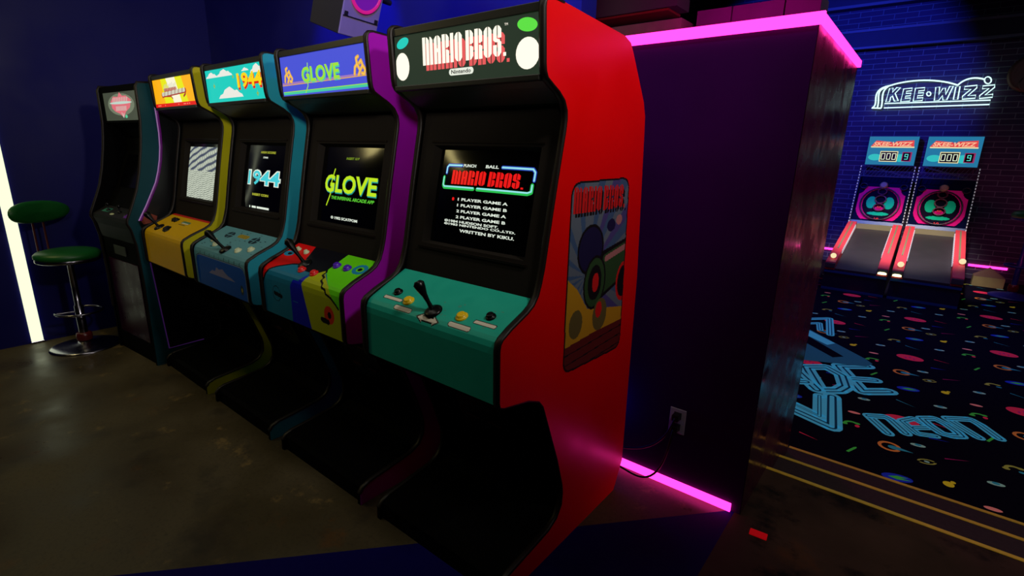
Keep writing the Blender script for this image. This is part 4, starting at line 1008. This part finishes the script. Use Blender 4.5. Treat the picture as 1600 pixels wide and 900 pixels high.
outl_letter([circ(455, 600, 13, 12)])
outl_letter([[(500, 558), (525, 556), (520, 605), (545, 565), (562, 563), (562, 605), (590, 552), (612, 550), (570, 638), (545, 640), (543, 610), (520, 641), (490, 643)]])
outl_letter([[(628, 556), (655, 552), (640, 635), (612, 637)]])
outl_letter([[(685, 553), (765, 545), (762, 562), (705, 612), (755, 608), (752, 628), (668, 634), (670, 616), (725, 570), (682, 572)]])
outl_letter([[(800, 550), (878, 542), (876, 558), (815, 608), (865, 602), (862, 622), (778, 630), (780, 612), (840, 565), (798, 568)]])
outl_letter([circ(833, 513, 22, 14)])
neon('underline_tube', [([(172, 662), (850, 640), (843, 668), (168, 690)], True)], .009)
for u, v in ((300, 520), (700, 500), (400, 690), (700, 675)):
    f = MB(); p = q_(u, v); f.tube([(p[0], 0, p[2]), (p[0], .075, p[2])], .006, SPD, 6); f.build('standoff', t)

# ================================================================== BALL LANE MACHINES
LANER = mat('rail_coral', (255, 78, 92), .5, noise=.05); LANE = mat('lane_dark', (54, 50, 54), .45, noise=.3, nscale=6); SKB = mat('skee_body_navy', (16, 18, 60), .45)
SKT = mat('skee_blue_trim', (24, 80, 150), .4); CAGE = fluo('cage_white', (210, 215, 225), .25); GOLD = mat('end_wall_tan', (150, 145, 110), .5)
def skee(x0, label, digit):
    W_ = .70; t = thing('ball_lane_machine', label, 'ball lane game', (x0+W_/2, 8.0, -.3), 0, 'ball lane machines by the brick wall')
    h = W_/2; Lz = lambda y, z: (y-8.0, z+.3)
    f = MB(); pr = [Lz(8.0, -.3), Lz(8.0, -.03), Lz(9.85, .34), Lz(10.3, .34), Lz(10.3, -.3)]
    f.prism(pr, -h, h, SKB); bd = f.build('cabinet_body', t)
    f = MB(); f.box(-h, h, -.008, 0, .235, .262, SKT); f.box(-h, h, -.006, 0, .0, .03, SKT); f.build('front_trim', t)
    f = MB(); pr = [Lz(8.0, -.005), Lz(8.0, -.03), Lz(9.8, .335), Lz(9.8, .365)]; f.prism(pr, -h+.12, h-.12, LANE); f.build('lane', t)
    f = MB(); f.box(-h+.12, h-.12, 1.795, 1.84, .62, .74, GOLD); f.build('ramp_end', t)
    for s_ in (-1, 1):
        xa, xb = (-h, -h+.115) if s_ < 0 else (h-.115, h)
        f = MB(); f.prism([Lz(8.02, .078), Lz(8.02, -.03), Lz(9.82, .33), Lz(9.82, .468)], xa, xb, LANER); rl = f.build('rail', t, bevel=.006)
        f = MB(); xm = (xa+xb)/2; nrmz = .0035
        f.prism([(y-8, z+.3) for y, z in ((8.55, .198+nrmz), (8.55, .19), (9.78, .45), (9.78, .458+nrmz))], xm-.010, xm+.010, GOLD); f.build('groove', rl)
        f = MB(); xe = xb+.004 if s_ < 0 else xa-.004
        za = .078+(8.5-8.02)*.2167
        f.add([(xe-.004, y-8, z+.3+dz) for y, z in ((8.5, .182), (9.70, .442)) for dz in (-.05, -.03)]+[(xe+.004, y-8, z+.3+dz) for y, z in ((8.5, .182), (9.70, .442)) for dz in (-.05, -.03)], [(0,1,3,2),(4,5,7,6),(0,2,6,4),(1,3,7,5)], CAGE)
        for k in range(16):
            y = 8.5+k*.075; z = .078+(y-8.02)*.2167; f.box(xe-.006, xe+.006, y-8, y-8+.04, z+.3-.05, z+.3+.004, CAGE)
        f.build('scale_teeth', rl)
        f = MB(); f.box(xa, xb, -.012, .02, .30, .365, mat('lamp_housing', (70, 74, 80), .4)); lh = f.build('lamp_housing', t, bevel=.004)
        if (s_ > 0) == (digit == 0):
            f = MB(); f.lathe([(.036, 0), (.036, .02), (.02, .03)], glow('lane_lamp_lens', None, 2.5, linear=(1, .95, .45)), Matrix.Translation((xm, -.012, .30)) @ Matrix.Diagonal((1.3, .7, 1, 1)), 16); f.build('lamp_lens', lh)
    # target back box: side frames, net board, rings
    ty0, tz0, ty1, tz1 = 9.86, .42, 10.2, 1.17
    tp = lambda u, v, e=0.: (u, ty0+(ty1-ty0)*v-8-e*.91, tz0+(tz1-tz0)*v+.3+e*.41)
    nv = mat('target_navy', (6, 14, 56), .8, spec=.05); mg = fluo('target_magenta', (226, 20, 130), .12); gr = fluo('target_green', (20, 190, 140), .15); pu = mat('target_purple', (22, 18, 40), .8, spec=.05)
    c = Canvas(-h+.01, h-.01, 0, 1, .008, nv); c.rv = c.rv
    U, V = c.U, (c.V-.0)*.82
    c.a[:] = 0
    c.mask((V > .10) & (V < .70) & (np.abs(U) < .30-.0*(V)), mg)
    c.mask(((U/.31)**2+((V-.34)/.33)**2 > 1) & (V < .34), nv); c.mask(((np.abs(U)-.33)/.10)**2+((V-.62)/.11)**2 < 1, nv); c.mask(V > .64, nv)
    c.mask((U/.23)**2+((V-.36)/.25)**2 < 1, pu)
    c.mask(((np.abs(U)-.115)/.065)**2+((V-.38)/.10)**2 < 1, gr); c.mask((U/.14)**2+((V-.20)/.03)**2 < 1, gr)
    c.mask(V < .07, SKT); c.mask((np.abs(U) < .05) & (V > .26) & (V < .31), mg)
    f = MB(); c.emit(f, lambda u, v: tp(u, v, .002))
    f.prism([(ty0-8, tz0+.3), (ty0-8+.03, tz0+.3-.06), (ty1-8+.06, tz1+.3), (ty1-8, tz1+.3)], -h, h, SKB)
    tb = f.build('target_board', t)
    def ring(cx, cv_, r, rv, tube_, m):
        f = MB(); f.tube([tp(cx+r*math.cos(a), cv_+rv*math.sin(a), .03) for a in np.linspace(0, 2*math.pi, 29)[:-1]], tube_, m, 8, closed=True); f.build('target_ring', tb)
    rm = mat('ring_plum', (100, 24, 60), .35); rk = mat('ring_dark', (30, 24, 40), .35)
    ring(0, .43, .255, .32, .011, rk); ring(0, .52, .07, .075, .010, rm); ring(0, .36, .07, .07, .010, rm); ring(0, .68, .055, .06, .010, rm)
    ring(-.26, .78, .045, .05, .010, rk); ring(.26, .78, .045, .05, .010, rk)
    f = MB(); f.text('50', -.03, .03, .345, .385, lambda u, v: tp(u, v, .03), fluo('num_red', (230, 60, 70), .2), .03); f.text('10', -.03, .03, .10, .15, lambda u, v: tp(u, v, .03), MATS['num_red'], .03); f.build('score_marks', tb)
    f = MB(); f.lathe([(.05, 0), (.055, .05), (.04, .07)], mat('bumper_tan', (190, 170, 130), .4), Matrix.Translation(tp(0, .80, .0)) @ Matrix.Rotation(R(65), 4, 'X'), 16); f.build('bumper', tb)
    # cage frames on both sides
    for s_ in (-1, 1):
        f = MB(); x = s_*(h-.005)
        a = Vector((x, 9.80-8, .46+.3)); b = Vector((x, 10.08-8, 1.33+.3))
        f.tube([a, b], .009, SPD, 6)
        for k in range(20):
            p = a.lerp(b, k/19.5); q2 = a.lerp(b, (k+.55)/19.5); f.tube([p+Vector((0, -.006, 0)), q2+Vector((0, -.006, 0))], .007, CAGE, 6)
        f.build('cage_frame', t)
    f = MB(); netm = mat('net_cord', (90, 96, 120), .6)
    T_ = lambda u, v: (u, 10.0-8+(10.15-10.0)*v, 1.17+.17*v+.3)
    for i in range(15): f.tube([T_(-h+.01+(W_-.02)*i/14, 0), T_(-h+.01+(W_-.02)*((i+2) % 15)/14, 1)], .003, netm, 4)
    for v in (0, .5, 1): f.tube([T_(-h, v), T_(h, v)], .004, netm, 4)
    f.build('net', t)
    # scoreboard
    f = MB(); f.box(-h+.03, h-.03, 2.20, 2.30, 1.64, 2.085, SKB); sb = f.build('scoreboard', t, bevel=.004)
    bl = glow('score_blue', (36, 118, 160)); bt = glow('score_bright', (50, 190, 190)); co = glow('score_coral', (236, 96, 80)); cr_ = glow('score_cream', (235, 225, 170)); seg = glow('score_segment', (235, 250, 215)); dkr = mat('score_window', (24, 8, 16), .3)
    S = lambda e: (lambda u, v: (u, 2.198-e, v+.3))
    wv = h-.035
    f = MB(); f.quad(S(0)(-wv, 1.35), S(0)(wv, 1.35), S(0)(wv, 1.78), S(0)(-wv, 1.78), bl)
    f.poly(circ(-.20, 1.465, .09, 18, .05), S(.001), bt); f.poly(circ(.14, 1.46, .10, 18, .06), S(.001), bt)
    f.poly([(-.28, 1.63), (-.22, 1.72), (-.02, 1.70), (.0, 1.67), (.04, 1.71), (.26, 1.725), (.27, 1.63)], S(.001), glow('score_red', (225, 70, 70)))
    f.stroke([(-.27, 1.622), (.27, 1.622)], .018, S(.002), cr_)
    f.text('SKEE-WIZZ', -.25, .25, 1.638, 1.700, S(.003), glow('score_pale', (250, 190, 150)), .03, .2)
    f.quad(S(.002)(-.14, 1.40), S(.002)(.09, 1.40), S(.002)(.09, 1.56), S(.002)(-.14, 1.56), cr_); f.quad(S(.003)(-.13, 1.412), S(.003)(.08, 1.412), S(.003)(.08, 1.548), S(.003)(-.13, 1.548), dkr)
    f.quad(S(.002)(.145, 1.41), S(.002)(.265, 1.41), S(.002)(.265, 1.55), S(.002)(.145, 1.55), glow('score_plum', (150, 40, 90))); f.quad(S(.003)(.155, 1.42), S(.003)(.245, 1.42), S(.003)(.245, 1.54), S(.003)(.155, 1.54), dkr)
    def seg7(cx, segs, m=seg, w=.021, hh=.044):
        z = 1.48; P_ = dict(a=[(-w, hh), (w, hh)], b=[(w, hh), (w, 0)], c=[(w, 0), (w, -hh)], d=[(-w, -hh), (w, -hh)], e=[(-w, 0), (-w, -hh)], f=[(-w, hh), (-w, 0)], g=[(-w, 0), (w, 0)])
        for s2 in segs: f.stroke([(cx+a, z+b) for a, b in P_[s2]], .009, S(.004), m)
    for cx in (-.095, -.025, .045): seg7(cx, 'abcdef')
    seg7(.20, 'abcdfg', glow('score_digit', (90, 230, 210)), .018, .036)
    f.build('display', sb)
    return t
skee(-.930, 'left of the two coin ball lane machines with coral rails and lit scoreboard', 0)
skee(-.190, 'right of the two coin ball lane machines with coral rails and lit scoreboard', 1)
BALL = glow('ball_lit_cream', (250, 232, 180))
for (x, y, z, lab) in ((-.865, 8.12, .10, 'cream ball resting on the outer rail of the left ball lane machine'), (-.120, 8.10, .095, 'cream ball resting on the left rail of the right ball lane machine'), (.478, 8.45, .17, 'cream ball resting on the outer right rail of the right ball lane machine')):
    f = MB(); f.lathe([(.001, -.036), (.018, -.031), (.031, -.018), (.036, 0), (.031, .018), (.018, .031), (.001, .036)], BALL, n=18)
    tag(f.build('game_ball', loc=(x, y, z+.047)), lab, 'ball', 'balls on the lane rails')

# odds and ends by the brick wall
f = MB(); bx = mat('cardboard_tan', (150, 135, 90), .8, noise=.3)
f.box(-.17, .17, -.1, .1, 0, .14, bx); f.add([(-.17, -.1, .14), (0, -.1, .26), (.17, -.1, .14), (-.17, .1, .14), (0, .1, .26), (.17, .1, .14)], [(0, 1, 4, 3), (1, 2, 5, 4), (0, 2, 1), (3, 4, 5)], mat('cardboard_flap', (120, 90, 80), .8))
tag(f.build('cardboard_box', loc=(.88, 9.9, -.3)), 'small open tan box on the carpet right of the ball lanes', 'box')
t = thing('wall_ornament', 'round brown metal ornament high on the brick wall at the right edge', 'wall ornament', (.80, 10.375, 2.62))
X = Matrix.Rotation(R(90), 4, 'X'); og = mat('ornament_bronze', (110, 84, 70), .5, .3)
f = MB(); f.lathe([(.24, 0), (.25, .03), (.22, .06), (.17, .05)], og, X, 30); f.build('disc', t)
f = MB(); f.lathe([(.08, .05), (.09, .09), (.04, .11)], mat('ornament_boss', (140, 110, 50), .4, .4), X @ Matrix.Translation((0, .06, 0)), 20); f.build('boss', t)
f = MB(); f.lathe([(.10, .05), (.11, .075), (.09, .08)], og, X @ Matrix.Translation((0, -.13, 0)), 20); f.build('boss', t)
